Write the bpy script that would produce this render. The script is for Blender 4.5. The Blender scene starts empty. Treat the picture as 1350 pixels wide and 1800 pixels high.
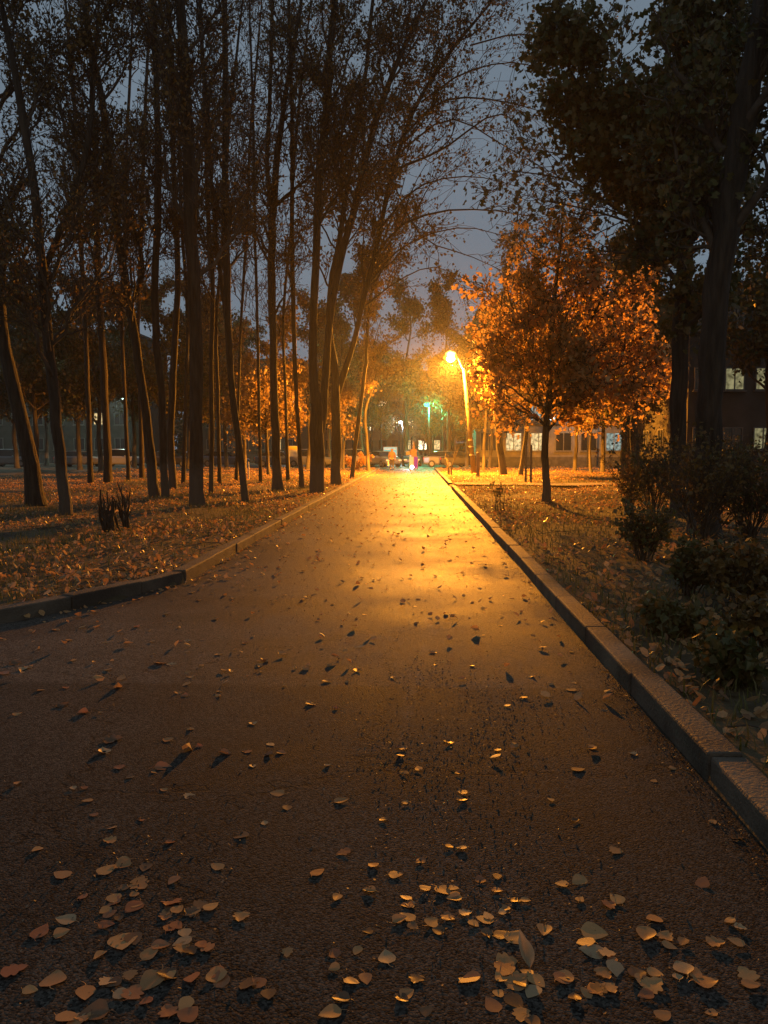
import bpy, bmesh, math, random
import numpy as np
from mathutils import Vector, Matrix, Euler
R = math.radians
random.seed(7); rng = np.random.default_rng(7)
scene = bpy.context.scene
col = scene.collection

# ---------------------------------------------------------------- camera
CAM_H = 1.7
cam_data = bpy.data.cameras.new("camera")
cam_data.sensor_fit = 'VERTICAL'; cam_data.sensor_height = 24.0; cam_data.lens = 18.0
cam_data.clip_start = 0.05; cam_data.clip_end = 2000
cam = bpy.data.objects.new("camera", cam_data); col.objects.link(cam)
cam.location = (0, 0, CAM_H)
cam.rotation_euler = Euler((R(90 - 4.74), 0, R(2.37)), 'XYZ')
scene.camera = cam
_CM = cam.rotation_euler.to_matrix()

def ray(u, v):                       # direction through a pixel of the 1350x1800 photograph
    return _CM @ Vector(((u - 675) / 1350.0, (900 - v) / 1350.0, -1.0))
def px(u, v, Y):                     # point on that ray at world depth Y
    d = ray(u, v); t = Y / d.y
    return Vector((d.x * t, Y, CAM_H + d.z * t))
def gp(u, v, z=0.0):                 # point on that ray at ground height z
    d = ray(u, v); t = (z - CAM_H) / d.z
    return Vector((d.x * t, d.y * t, z))

# ---------------------------------------------------------------- world: dusk sky, warm fill glow added low behind the camera
w = bpy.data.worlds.new("World"); scene.world = w; w.use_nodes = True
nt = w.node_tree; nt.nodes.clear()
def N(nt, typ, **kw):
    n = nt.nodes.new(typ)
    for k, v in kw.items(): setattr(n, k, v)
    return n
out = N(nt, 'ShaderNodeOutputWorld'); bg = N(nt, 'ShaderNodeBackground')
sky = N(nt, 'ShaderNodeTexSky'); sky.sky_type = 'NISHITA'; sky.sun_disc = False
sky.sun_elevation = R(2.0); sky.sun_rotation = R(180); sky.altitude = 100; sky.air_density = 1.2; sky.dust_density = 3.0
hs = N(nt, 'ShaderNodeHueSaturation'); hs.inputs['Saturation'].default_value = 0.45; hs.inputs['Value'].default_value = 1.0
geo = N(nt, 'ShaderNodeTexCoord'); sep = N(nt, 'ShaderNodeSeparateXYZ')
ramp = N(nt, 'ShaderNodeMapRange'); ramp.inputs['From Min'].default_value = -0.3; ramp.inputs['From Max'].default_value = -1.0
ramp.inputs['To Min'].default_value = 0.0; ramp.inputs['To Max'].default_value = 1.0
SKY_BASE = (1.6, 2.15, 2.75, 1)
mx = N(nt, 'ShaderNodeMix', data_type='RGBA'); mx.inputs[0].default_value = 0.85
mx.inputs[7].default_value = SKY_BASE
mx2 = N(nt, 'ShaderNodeMix', data_type='RGBA'); mx2.inputs[7].default_value = (2.4, 2.15, 1.75, 1)
# cloud mottling
nz = N(nt, 'ShaderNodeTexNoise'); nz.inputs['Scale'].default_value = 2.2; nz.inputs['Detail'].default_value = 5
mul = N(nt, 'ShaderNodeMapRange'); mul.inputs['To Min'].default_value = 0.72; mul.inputs['To Max'].default_value = 1.25
mm = N(nt, 'ShaderNodeVectorMath', operation='SCALE')
L = nt.links.new
L(sky.outputs[0], hs.inputs['Color']); L(hs.outputs[0], mx.inputs[6])
L(geo.outputs['Generated'], sep.inputs[0]); L(sep.outputs['Y'], ramp.inputs['Value'])
L(geo.outputs['Generated'], nz.inputs['Vector']); L(nz.outputs[0], mul.inputs['Value'])
L(mx.outputs[2], mm.inputs[0]); L(mul.outputs[0], mm.inputs['Scale'])
L(ramp.outputs[0], mx2.inputs[0]); L(mm.outputs[0], mx2.inputs[6])
L(mx2.outputs[2], bg.inputs['Color']); bg.inputs['Strength'].default_value = 0.1
L(bg.outputs[0], out.inputs[0])

# ---------------------------------------------------------------- render / exposure
scene.view_settings.view_transform = 'Standard'; scene.view_settings.look = 'None'
scene.view_settings.exposure = 0.0; scene.view_settings.gamma = 1.0
cy = scene.cycles
cy.use_denoising = True
cy.max_bounces = 5; cy.diffuse_bounces = 2; cy.glossy_bounces = 2; cy.transmission_bounces = 3
cy.transparent_max_bounces = 6; cy.volume_bounces = 0
cy.caustics_reflective = False; cy.caustics_refractive = False
cy.sample_clamp_indirect = 3.0; cy.sample_clamp_direct = 0

# ---------------------------------------------------------------- helpers
def tag(o, label=None, cat=None, group=None, kind=None):
    if label: o['label'] = label
    if cat: o['category'] = cat
    if group: o['group'] = group
    if kind: o['kind'] = kind
    return o
def empty(name, loc, label=None, cat=None, group=None, rz=0):
    o = bpy.data.objects.new(name, None); col.objects.link(o); o.empty_display_size = 0.2
    o.location = loc; o.rotation_euler = (0, 0, rz)
    return tag(o, label, cat, group)
def link(name, me, mat=None, parent=None, loc=None):
    o = bpy.data.objects.new(name, me); col.objects.link(o)
    if mat is not None and not me.materials:
        for m in (mat if isinstance(mat, (list, tuple)) else [mat]): me.materials.append(m)
    if parent: o.parent = parent
    if loc is not None: o.location = loc
    return o
def np_mesh(name, V, F, smooth=False):
    V = np.asarray(V, dtype=np.float32).reshape(-1, 3); F = np.asarray(F, dtype=np.int32)
    k = F.shape[1]; me = bpy.data.meshes.new(name)
    me.vertices.add(len(V)); me.vertices.foreach_set('co', V.ravel())
    me.loops.add(F.size); me.loops.foreach_set('vertex_index', F.ravel())
    me.polygons.add(len(F)); me.polygons.foreach_set('loop_start', np.arange(0, F.size, k, dtype=np.int32))
    me.polygons.foreach_set('use_smooth', np.full(len(F), smooth))
    me.update(calc_edges=True)
    return me
class MB:                                           # collects shapes into one mesh
    def __init__(s): s.bm = bmesh.new()
    def box(s, c, size, rz=0, bevel=0, rx=0, ry=0):
        r = bmesh.ops.create_cube(s.bm, size=1.0)
        M = Matrix.Translation(c) @ Euler((rx, ry, rz)).to_matrix().to_4x4() @ Matrix.Diagonal((*size, 1))
        bmesh.ops.transform(s.bm, matrix=M, verts=r['verts'])
        if bevel:
            es = list({e for v in r['verts'] for e in v.link_edges})
            bmesh.ops.bevel(s.bm, geom=es, offset=bevel, segments=2, affect='EDGES', profile=0.5)
        return s
    def tube(s, pts, rad, n=8, cap=True):
        pts = [Vector(p) for p in pts]
        if not isinstance(rad, (list, tuple)): rad = [rad] * len(pts)
        rings = []
        for i, p in enumerate(pts):
            t = (pts[min(i + 1, len(pts) - 1)] - pts[max(i - 1, 0)]).normalized()
            a = t.orthogonal().normalized() if i == 0 else (prev - t * prev.dot(t)).normalized()
            prev = a; b = t.cross(a)
            rings.append([s.bm.verts.new(p + (a * math.cos(k * 2 * math.pi / n) + b * math.sin(k * 2 * math.pi / n)) * rad[i]) for k in range(n)])
        for i in range(len(rings) - 1):
            for k in range(n):
                s.bm.faces.new((rings[i][k], rings[i][(k + 1) % n], rings[i + 1][(k + 1) % n], rings[i + 1][k]))
        if cap:
            s.bm.faces.new(rings[0][::-1]); s.bm.faces.new(rings[-1])
        return s
    def prism(s, outline, x0, x1, inset=None):      # outline in (y, z), extruded along x
        a = [s.bm.verts.new((x0, y, z)) for y, z in outline]; b = [s.bm.verts.new((x1, y, z)) for y, z in outline]
        n = len(outline)
        s.bm.faces.new(a[::-1]); s.bm.faces.new(b)
        for i in range(n): s.bm.faces.new((a[i], a[(i + 1) % n], b[(i + 1) % n], b[i]))
        return s
    def build(s, name, mat, parent=None, loc=None, smooth=False):
        bmesh.ops.recalc_face_normals(s.bm, faces=s.bm.faces)
        me = bpy.data.meshes.new(name); s.bm.to_mesh(me); s.bm.free()
        if smooth: me.polygons.foreach_set('use_smooth', np.full(len(me.polygons), True))
        return link(name, me, mat, parent, loc)
def copy_tree(o, parent=None):
    c = o.copy(); col.objects.link(c); c.parent = parent
    for ch in list(o.children): copy_tree(ch, c)
    return c

# ---------------------------------------------------------------- materials
def new_mat(name):
    m = bpy.data.materials.new(name); m.use_nodes = True; nt = m.node_tree; nt.nodes.clear()
    return m, nt, N(nt, 'ShaderNodeOutputMaterial')
def noisy(name, c1, c2, rough=0.8, scale=3.0, bump=0.0, bscale=30, detail=6, stretch=(1, 1, 1), spec=0.3, metal=0.0, bdist=.02):
    m, nt, o = new_mat(name); L = nt.links.new
    b = N(nt, 'ShaderNodeBsdfPrincipled'); b.inputs['Roughness'].default_value = rough
    b.inputs['Specular IOR Level'].default_value = spec; b.inputs['Metallic'].default_value = metal
    tc = N(nt, 'ShaderNodeTexCoord'); mp = N(nt, 'ShaderNodeMapping'); mp.inputs['Scale'].default_value = stretch
    nz = N(nt, 'ShaderNodeTexNoise'); nz.inputs['Scale'].default_value = scale; nz.inputs['Detail'].default_value = detail
    rp = N(nt, 'ShaderNodeValToRGB'); rp.color_ramp.elements[0].position = 0.35; rp.color_ramp.elements[1].position = 0.68
    rp.color_ramp.elements[0].color = (*c1, 1); rp.color_ramp.elements[1].color = (*c2, 1)
    L(tc.outputs['Object'], mp.inputs[0]); L(mp.outputs[0], nz.inputs['Vector']); L(nz.outputs[0], rp.inputs[0]); L(rp.outputs[0], b.inputs['Base Color'])
    if bump:
        n2 = N(nt, 'ShaderNodeTexNoise'); n2.inputs['Scale'].default_value = bscale; n2.inputs['Detail'].default_value = 4
        bp = N(nt, 'ShaderNodeBump'); bp.inputs['Strength'].default_value = bump; bp.inputs['Distance'].default_value = bdist
        L(mp.outputs[0], n2.inputs['Vector']); L(n2.outputs[0], bp.inputs['Height']); L(bp.outputs[0], b.inputs['Normal'])
    L(b.outputs[0], o.inputs[0]); return m
def emit(name, c, s):
    m, nt, o = new_mat(name); e = N(nt, 'ShaderNodeEmission'); e.inputs[0].default_value = (*c, 1); e.inputs[1].default_value = s
    nt.links.new(e.outputs[0], o.inputs[0]); return m
def leaf_mat(name, cols, trans=0.35, rough=0.55):
    m, nt, o = new_mat(name); L = nt.links.new
    g = N(nt, 'ShaderNodeNewGeometry'); rp = N(nt, 'ShaderNodeValToRGB'); cr = rp.color_ramp
    while len(cr.elements) < len(cols): cr.elements.new(0.5)
    for i, c in enumerate(cols): cr.elements[i].position = i / (len(cols) - 1); cr.elements[i].color = (*c, 1)
    oi = N(nt, 'ShaderNodeObjectInfo'); ad = N(nt, 'ShaderNodeMath', operation='ADD'); fr = N(nt, 'ShaderNodeMath', operation='FRACT')
    L(g.outputs['Random Per Island'], ad.inputs[0]); L(oi.outputs['Random'], ad.inputs[1]); L(ad.outputs[0], fr.inputs[0]); L(fr.outputs[0], rp.inputs[0])
    tc = N(nt, 'ShaderNodeTexCoord'); nz = N(nt, 'ShaderNodeTexNoise'); nz.inputs['Scale'].default_value = 60
    mr = N(nt, 'ShaderNodeMapRange'); mr.inputs['To Min'].default_value = 0.6; mr.inputs['To Max'].default_value = 1.3
    vm = N(nt, 'ShaderNodeVectorMath', operation='SCALE')
    L(tc.outputs['Object'], nz.inputs['Vector']); L(nz.outputs[0], mr.inputs['Value']); L(rp.outputs[0], vm.inputs[0]); L(mr.outputs[0], vm.inputs['Scale'])
    b = N(nt, 'ShaderNodeBsdfPrincipled'); b.inputs['Roughness'].default_value = rough; b.inputs['Specular IOR Level'].default_value = 0.4
    t = N(nt, 'ShaderNodeBsdfTranslucent'); mx = N(nt, 'ShaderNodeMixShader'); mx.inputs[0].default_value = trans
    L(vm.outputs[0], b.inputs['Base Color']); L(vm.outputs[0], t.inputs[0]); L(b.outputs[0], mx.inputs[1]); L(t.outputs[0], mx.inputs[2]); L(mx.outputs[0], o.inputs[0])
    return m

def bark_mat(name, c1, c2, wash=None):
    m = noisy(name, c1, c2, rough=0.85, scale=5, bump=1.0, bscale=9, stretch=(2.6, 2.6, 0.3), bdist=.06, spec=0.25)
    if wash:
        nt = m.node_tree; L = nt.links.new
        b = next(n for n in nt.nodes if n.type == 'BSDF_PRINCIPLED'); rp = next(n for n in nt.nodes if n.type == 'VALTORGB')
        tc = next(n for n in nt.nodes if n.type == 'TEX_COORD'); sp = N(nt, 'ShaderNodeSeparateXYZ')
        nz = N(nt, 'ShaderNodeTexNoise'); nz.inputs['Scale'].default_value = 4; nz.inputs['Detail'].default_value = 6
        ad = N(nt, 'ShaderNodeMath', operation='MULTIPLY_ADD'); ad.inputs[1].default_value = 0.9
        mr = N(nt, 'ShaderNodeMapRange'); mr.inputs['From Min'].default_value = 1.75; mr.inputs['From Max'].default_value = 1.35
        mx = N(nt, 'ShaderNodeMix', data_type='RGBA'); mx.inputs[7].default_value = (*wash, 1)
        mu = N(nt, 'ShaderNodeMath', operation='MULTIPLY'); mu.inputs[1].default_value = 0.5
        L(tc.outputs['Object'], sp.inputs[0]); L(tc.outputs['Object'], nz.inputs['Vector'])
        L(nz.outputs[0], ad.inputs[0]); L(sp.outputs['Z'], ad.inputs[2]); L(ad.outputs[0], mr.inputs['Value'])
        L(mr.outputs[0], mu.inputs[0]); L(mu.outputs[0], mx.inputs[0]); L(rp.outputs[0], mx.inputs[6]); L(mx.outputs[2], b.inputs['Base Color'])
    return m
M = {}
M['bark'] = bark_mat('bark', (0.022, 0.02, 0.016), (0.06, 0.05, 0.038))
M['bark_wash'] = bark_mat('bark_limewashed', (0.022, 0.02, 0.016), (0.06, 0.05, 0.038), (0.15, 0.135, 0.11))
M['twig'] = noisy('twig_bark', (0.045, 0.035, 0.026), (0.09, 0.07, 0.05), 0.8, 6)
M['leaf_dry'] = leaf_mat('dry_lime_leaves', [(0.10, 0.07, 0.025), (0.18, 0.10, 0.03), (0.11, 0.09, 0.03), (0.26, 0.15, 0.04)])
M['leaf_orange'] = leaf_mat('orange_leaves', [(0.5, 0.31, 0.13), (0.62, 0.4, 0.17), (0.48, 0.27, 0.11), (0.7, 0.46, 0.2)], 0.85)
M['leaf_amber'] = leaf_mat('amber_leaves', [(0.20, 0.11, 0.035), (0.28, 0.19, 0.08), (0.15, 0.09, 0.035), (0.32, 0.23, 0.1)], 0.5)
M['leaf_green'] = leaf_mat('dull_green_leaves', [(0.05, 0.07, 0.02), (0.10, 0.10, 0.03), (0.16, 0.11, 0.035), (0.06, 0.065, 0.02)], 0.3)
M['leaf_litter'] = leaf_mat('leaf_litter', [(0.38, 0.2, 0.08), (0.5, 0.3, 0.13), (0.26, 0.13, 0.06), (0.62, 0.42, 0.2), (0.42, 0.2, 0.09)], 0.45, 0.4)
M['leaf_path'] = leaf_mat('fallen_leaf_ochre', [(0.62, 0.36, 0.15), (0.55, 0.29, 0.12), (0.7, 0.42, 0.17), (0.46, 0.24, 0.10)], 0.4, 0.5)
M['leaf_russet'] = leaf_mat('fallen_leaf_russet', [(0.50, 0.22, 0.10), (0.42, 0.17, 0.08), (0.54, 0.26, 0.12)], 0.4, 0.5)
M['leaf_brown'] = leaf_mat('fallen_leaf_brown', [(0.2, 0.12, 0.06), (0.28, 0.17, 0.09), (0.15, 0.09, 0.045)], 0.4, 0.4)
M['leaf_pale'] = leaf_mat('fallen_leaf_pale', [(0.66, 0.46, 0.24), (0.52, 0.38, 0.22)], 0.4, 0.5)
M['grass'] = leaf_mat('autumn_grass', [(0.07, 0.09, 0.02), (0.14, 0.14, 0.035), (0.2, 0.17, 0.06), (0.05, 0.07, 0.02)], 0.3)
M['concrete'] = noisy('kerb_concrete', (0.055, 0.044, 0.032), (0.15, 0.12, 0.085), 0.75, 2.2, 0.6, 45)
M['metal'] = noisy('painted_steel', (0.22, 0.21, 0.19), (0.32, 0.3, 0.27), 0.5, 8, metal=0.2, spec=0.5)
M['darkmetal'] = noisy('dark_steel', (0.05, 0.05, 0.05), (0.08, 0.08, 0.08), 0.5, 8, spec=0.5)
M['wood'] = noisy('weathered_wood', (0.16, 0.11, 0.07), (0.3, 0.21, 0.13), 0.75, 4, 0.6, 20, stretch=(6, 6, .6))
M['wood_pole'] = noisy('pole_wood', (0.10, 0.075, 0.05), (0.18, 0.14, 0.09), 0.75, 3, 0.6, 12, stretch=(6, 6, .5))

# asphalt: dark, damp in patches, fine aggregate relief, worn trail
def asphalt(name, base=(0.034, 0.031, 0.027), light=(0.075, 0.068, 0.058), rough=0.58, bump=0.4, wear=False):
    m, nt, o = new_mat(name); L = nt.links.new
    b = N(nt, 'ShaderNodeBsdfPrincipled'); tc = N(nt, 'ShaderNodeTexCoord')
    n1 = N(nt, 'ShaderNodeTexNoise'); n1.inputs['Scale'].default_value = 0.55; n1.inputs['Detail'].default_value = 8; n1.inputs['Roughness'].default_value = 0.65
    rp = N(nt, 'ShaderNodeValToRGB'); rp.color_ramp.elements[0].position = 0.38; rp.color_ramp.elements[1].position = 0.62
    rp.color_ramp.elements[0].color = (*base, 1); rp.color_ramp.elements[1].color = (*light, 1)
    n2 = N(nt, 'ShaderNodeTexNoise'); n2.inputs['Scale'].default_value = 140; n2.inputs['Detail'].default_value = 3
    mr = N(nt, 'ShaderNodeMapRange'); mr.inputs['To Min'].default_value = 0.55; mr.inputs['To Max'].default_value = 1.6
    vm = N(nt, 'ShaderNodeVectorMath', operation='SCALE')
    mr2 = N(nt, 'ShaderNodeMapRange'); mr2.inputs['From Min'].default_value = 0.3; mr2.inputs['From Max'].default_value = 0.7
    mr2.inputs['To Min'].default_value = rough - 0.07; mr2.inputs['To Max'].default_value = rough + 0.12
    n3 = N(nt, 'ShaderNodeTexNoise'); n3.inputs['Scale'].default_value = 60; n3.inputs['Detail'].default_value = 6; n3.inputs['Roughness'].default_value = 0.7
    n4 = N(nt, 'ShaderNodeTexNoise'); n4.inputs['Scale'].default_value = 6; n4.inputs['Detail'].default_value = 5
    ad = N(nt, 'ShaderNodeMath', operation='MULTIPLY_ADD'); ad.inputs[1].default_value = 0.5
    bp = N(nt, 'ShaderNodeBump'); bp.inputs['Strength'].default_value = bump; bp.inputs['Distance'].default_value = 0.012
    L(tc.outputs['Object'], n1.inputs['Vector']); L(tc.outputs['Object'], n2.inputs['Vector']); L(tc.outputs['Object'], n3.inputs['Vector']); L(tc.outputs['Object'], n4.inputs['Vector'])
    L(n1.outputs[0], rp.inputs[0]); L(rp.outputs[0], vm.inputs[0]); L(n2.outputs[0], mr.inputs['Value']); L(mr.outputs[0], vm.inputs['Scale'])
    L(vm.outputs[0], b.inputs['Base Color']); L(n1.outputs[0], mr2.inputs['Value']); L(mr2.outputs[0], b.inputs['Roughness'])
    L(n4.outputs[0], ad.inputs[0]); L(n3.outputs[0], ad.inputs[2]); L(ad.outputs[0], bp.inputs['Height']); L(bp.outputs[0], b.inputs['Normal'])
    b.inputs['Specular IOR Level'].default_value = 0.11
    if wear:
        sp = N(nt, 'ShaderNodeSeparateXYZ'); L(tc.outputs['Object'], sp.inputs[0])
        def mth(op, a_, b_=None, c_=None):
            q = N(nt, 'ShaderNodeMath', operation=op)
            for i_, v_ in enumerate((a_, b_, c_)):
                if v_ is None: continue
                if isinstance(v_, (int, float)): q.inputs[i_].default_value = v_
                else: L(v_, q.inputs[i_])
            return q.outputs[0]
        def mrange(v_, a0, a1, b0, b1):
            q = N(nt, 'ShaderNodeMapRange'); L(v_, q.inputs['Value'])
            for k_, x_ in zip(('From Min', 'From Max', 'To Min', 'To Max'), (a0, a1, b0, b1)): q.inputs[k_].default_value = x_
            return q.outputs[0]
        # step across the path: the near stretch is darker and rougher
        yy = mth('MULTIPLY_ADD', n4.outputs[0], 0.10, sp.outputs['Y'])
        near_tone = mrange(yy, 5.38, 5.46, 0.62, 1.0)
        # dusty scuff trail
        xt = mth('MULTIPLY_ADD', sp.outputs['Y'], 0.075, -0.63)
        wob = mth('MULTIPLY_ADD', n1.outputs[0], 0.45, xt)
        dx = mth('ABSOLUTE', mth('SUBTRACT', sp.outputs['X'], wob))
        tr = mrange(dx, 0.005, 0.05, 1.0, 0.0); tr = mth('MULTIPLY', tr, mrange(n3.outputs[0], 0.48, 0.62, 0.0, 0.75)); tr = mth('MULTIPLY', tr, mrange(n4.outputs[0], 0.42, 0.58, 0.1, 1.0)); tr = mth('MULTIPLY', tr, mrange(sp.outputs['Y'], 14, 9, 0.0, 1.0)); tr = mth('MULTIPLY', tr, mrange(sp.outputs['Y'], 3.8, 5.2, 0.0, 1.0))
        # cracks
        vo = N(nt, 'ShaderNodeTexVoronoi', feature='DISTANCE_TO_EDGE'); vo.inputs['Scale'].default_value = 0.42
        wv = N(nt, 'ShaderNodeVectorMath', operation='MULTIPLY_ADD'); wv.inputs[1].default_value = (.5, .5, .5); L(n4.outputs['Color'], wv.inputs[0]); L(tc.outputs['Object'], wv.inputs[2]); L(wv.outputs[0], vo.inputs['Vector'])
        ck = mrange(vo.outputs['Distance'], 0.0, 0.006, 0.35, 1.0)
        # pits and small stones
        v2 = N(nt, 'ShaderNodeTexVoronoi'); v2.inputs['Scale'].default_value = 120; L(tc.outputs['Object'], v2.inputs['Vector'])
        cs = N(nt, 'ShaderNodeSeparateColor'); L(v2.outputs['Color'], cs.inputs[0]); stn = mth('POWER', mrange(cs.outputs[0], 0.0, 1.0, 0.45, 1.75), 1.5)
        sc_ = mth('MULTIPLY', mth('MULTIPLY', near_tone, ck), stn)
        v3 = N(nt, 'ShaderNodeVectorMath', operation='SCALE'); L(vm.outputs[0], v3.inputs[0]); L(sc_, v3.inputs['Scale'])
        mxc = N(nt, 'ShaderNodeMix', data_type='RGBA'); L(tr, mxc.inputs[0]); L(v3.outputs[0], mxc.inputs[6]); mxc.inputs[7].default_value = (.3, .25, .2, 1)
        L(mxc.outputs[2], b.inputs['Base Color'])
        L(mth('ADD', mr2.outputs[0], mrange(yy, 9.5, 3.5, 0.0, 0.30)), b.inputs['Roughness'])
        hgt = mth('ADD', mth('MULTIPLY', v2.outputs['Distance'], -0.9), ad.outputs[0]); hgt = mth('ADD', hgt, mth('MULTIPLY', ck, 1.2))
        L(hgt, bp.inputs['Height'])
    L(b.outputs[0], o.inputs[0]); return m
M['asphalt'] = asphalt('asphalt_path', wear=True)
M['road'] = asphalt('asphalt_road', rough=0.45)
M['soil'] = noisy('verge_soil', (0.035, 0.028, 0.016), (0.10, 0.075, 0.035), 0.9, 1.2, 0.8, 14, detail=9)
M['dirt'] = noisy('side_path_dirt', (0.14, 0.12, 0.09), (0.24, 0.2, 0.15), 0.9, 2.5, 0.5, 20)

# ---------------------------------------------------------------- sodium street lamp (key light of the place)
LX_R, LX_L = 1.49, -2.92            # inner faces of the two kerbs
KH, KW = 0.15, 0.18
LAMP = px(792, 629, 47.0)
def pt_light(name, loc, c, power, rad=0.1, spot=None, parent=None, direction=(0, 0, -1), blend=0.3):
    d = bpy.data.lights.new(name, 'SPOT' if spot else 'POINT'); d.color = c; d.energy = power; d.shadow_soft_size = rad
    if spot: d.spot_size = R(spot); d.spot_blend = blend
    o = bpy.data.objects.new(name, d); col.objects.link(o); o.location = loc
    o.rotation_euler = Vector(direction).to_track_quat('-Z', 'Y').to_euler()
    if parent: o.parent = parent; o.location = Vector(loc) - parent.location
    return o
def street_lamp():
    b = gp(834, 836); b.y = 47.0; b = px(834, 836, 47.0); b.z = 0.1
    root = empty('street_lamp', b, 'lit orange sodium street lamp on a leaning pole at right kerb', 'street lamp')
    top = px(815, 648, 47.0) - b; head = LAMP - b
    mid = top * 0.5
    MB().tube([(0, 0, -0.3), mid, top], [0.17, 0.12, 0.075], 14).build('pole', M['wood_pole'], root, smooth=True)
    arm = MB().tube([top + Vector((.02, 0, -0.35)), top + Vector((-.05, 0, -0.02)), head + Vector((0.3, 0, 0.24))], 0.03, 8)
    arm.build('arm', M['metal'], root, smooth=True)
    hb = MB(); hb.tube([head + Vector((0.34, 0, 0.24)), head + Vector((0.2, 0, 0.24)), head + Vector((-0.1, 0, 0.27)), head + Vector((-0.33, 0, 0.22))], [0.08, 0.17, 0.2, 0.08], 14)
    hd = hb.build('lamp_head', M['metal'], root, smooth=True)
    bm = bmesh.new(); bmesh.ops.create_uvsphere(bm, u_segments=20, v_segments=12, radius=1.0)
    bmesh.ops.transform(bm, matrix=Matrix.Translation(head + Vector((0, 0, 0.02))) @ Matrix.Diagonal((0.42, 0.36, 0.17, 1)), verts=bm.verts)
    g = MB(); g.bm.free(); g.bm = bm; lens = g.build('lens', M['sodium_bowl'], root, smooth=True)
    bm = bmesh.new(); bmesh.ops.create_uvsphere(bm, u_segments=20, v_segments=12, radius=1.0)
    bmesh.ops.transform(bm, matrix=Matrix.Translation(head + Vector((0, -.14, -0.02))) @ Matrix.Diagonal((0.27, 0.27, 0.25, 1)), verts=bm.verts)
    g = MB(); g.bm.free(); g.bm = bm; g.build('bulb', M['sodium'], root, smooth=True)
    for dz in (1.2, 1.7, 2.1):
        t = dz / top.z
        MB().tube([top * t + Vector((0, 0, -.03)), top * t + Vector((0, 0, .03))], 0.19 - 0.04 * t, 14).build('band', M['metal'], root)
    pt_light('sodium_light', LAMP + Vector((0, -0.0, -0.32)), (1.0, 0.325, 0.022), LAMP_W, 0.22, spot=179.5, parent=root, direction=(0, -0.06, -1), blend=0.10)
    pt_light('sodium_spill', LAMP + Vector((0, -0.5, -0.05)), (1.0, 0.36, 0.04), LAMP_W * .07, 0.2, parent=root)
LAMP_W = 85000
M['sodium'] = emit('sodium_bulb', (1.0, 0.62, 0.2), 50)
M['sodium_bowl'] = emit('sodium_bowl', (1.0, 0.6, 0.03), 4)
street_lamp()

# ---------------------------------------------------------------- ground, path, kerbs
left_kerb = [(-2.92, 63.0), (-2.92, 9.55)]
left_near = [(-2.94, 9.5), (-3.2, 8.75), (-3.62, 7.85), (-4.25, 6.8), (-5.6, 5.1), (-9.0, 2.6), (-15.0, 0.6), (-26, -1.5)]
def left_edge(y):                   # x of the left asphalt edge at depth y
    if y >= 9.5: return -2.92
    pts = [(-2.92, 9.5)] + left_near[1:]
    for (x0, y0), (x1, y1) in zip(pts, pts[1:]):
        if y1 <= y <= y0: return x0 + (x1 - x0) * (y0 - y) / (y0 - y1)
    return -40
def hnoise(x, y):
    return 0.05 * math.sin(x * .9 + y * .37) + 0.04 * math.sin(x * 1.7 - y * .8 + 1) + 0.02 * math.sin(3.1 * x + 2.3 * y)
SIDE = (32.4, 34.9)                 # trodden side path to the right
def ground_h(x, y):
    xl = left_edge(y)
    if y < 63.5:
        if xl - 0.02 < x < LX_R + 0.02: return -0.06
        d = min(abs(x - xl), abs(x - LX_R)) if y >= 9.5 or x > 0 else abs(x - xl) * 0.6
        side = 0.0
        if x > LX_R and SIDE[0] < y < SIDE[1]: side = -0.03
        return 0.10 + hnoise(x, y) * min(1, d / 2.5) * 0.9 + side
    if y < 66: return 0.10 * (66 - y) / 2.5 - .03
    return -0.03
xs = sorted(set([round(v, 3) for v in list(np.linspace(-160, -30, 14)) + list(np.linspace(-30, -8, 30)) + list(np.linspace(-8, 8, 81)) + list(np.linspace(8, 30, 30)) + list(np.linspace(30, 160, 14)) + [-2.95, -2.91, 1.48, 1.52]]))
ys = sorted(set([round(v, 3) for v in list(np.linspace(-10, 16, 80)) + list(np.linspace(16, 66, 90)) + list(np.linspace(66, 180, 16)) + [9.5]]))
V = np.array([(x, y, ground_h(x, y)) for y in ys for x in xs]); nx = len(xs)
F = np.array([(j * nx + i, j * nx + i + 1, (j + 1) * nx + i + 1, (j + 1) * nx + i) for j in range(len(ys) - 1) for i in range(nx - 1)])
tag(link('ground', np_mesh('ground', V, F, True), M['soil']), kind='structure')
# path sheet with gentle unevenness
pv, pf = [], []
pys = list(np.linspace(-8, 20, 113)) + list(np.linspace(20.5, 64.5, 60))
NXP = 29
for y in pys:
    xl = left_edge(y) - 0.03
    for i in range(NXP):
        x = xl + (LX_R + 0.03 - xl) * i / (NXP - 1)
        pv.append((x, y, 0.003 * math.sin(x * 2.1 + y) + 0.002 * math.sin(y * 1.3 - x * 3)))
for j in range(len(pys) - 1):
    for i in range(NXP - 1):
        a = j * NXP + i; pf.append((a, a + 1, a + NXP + 1, a + NXP))
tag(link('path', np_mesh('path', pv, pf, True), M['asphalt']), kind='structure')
# side path to the right
V = [(LX_R + KW + .02 + i * 1.0, y, ground_h(LX_R + KW + .05 + i * 1.0, y0) + 0.02) for i in range(26) for y, y0 in ((SIDE[0] + .3 + .15 * math.sin(i), 33.5), (SIDE[1] - .3 + .15 * math.sin(i * 1.3), 33.5))]
for i in range(26):
    for k in (0, 1): V[2 * i + k] = (V[2 * i + k][0], V[2 * i + k][1], 0.16 + hnoise(V[2*i+k][0], 33.5) * .25)
F = [(2 * i, 2 * i + 2, 2 * i + 3, 2 * i + 1) for i in range(25)]
tag(link('side_path', np_mesh('side_path', V, F), M['dirt']), kind='structure')
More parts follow.
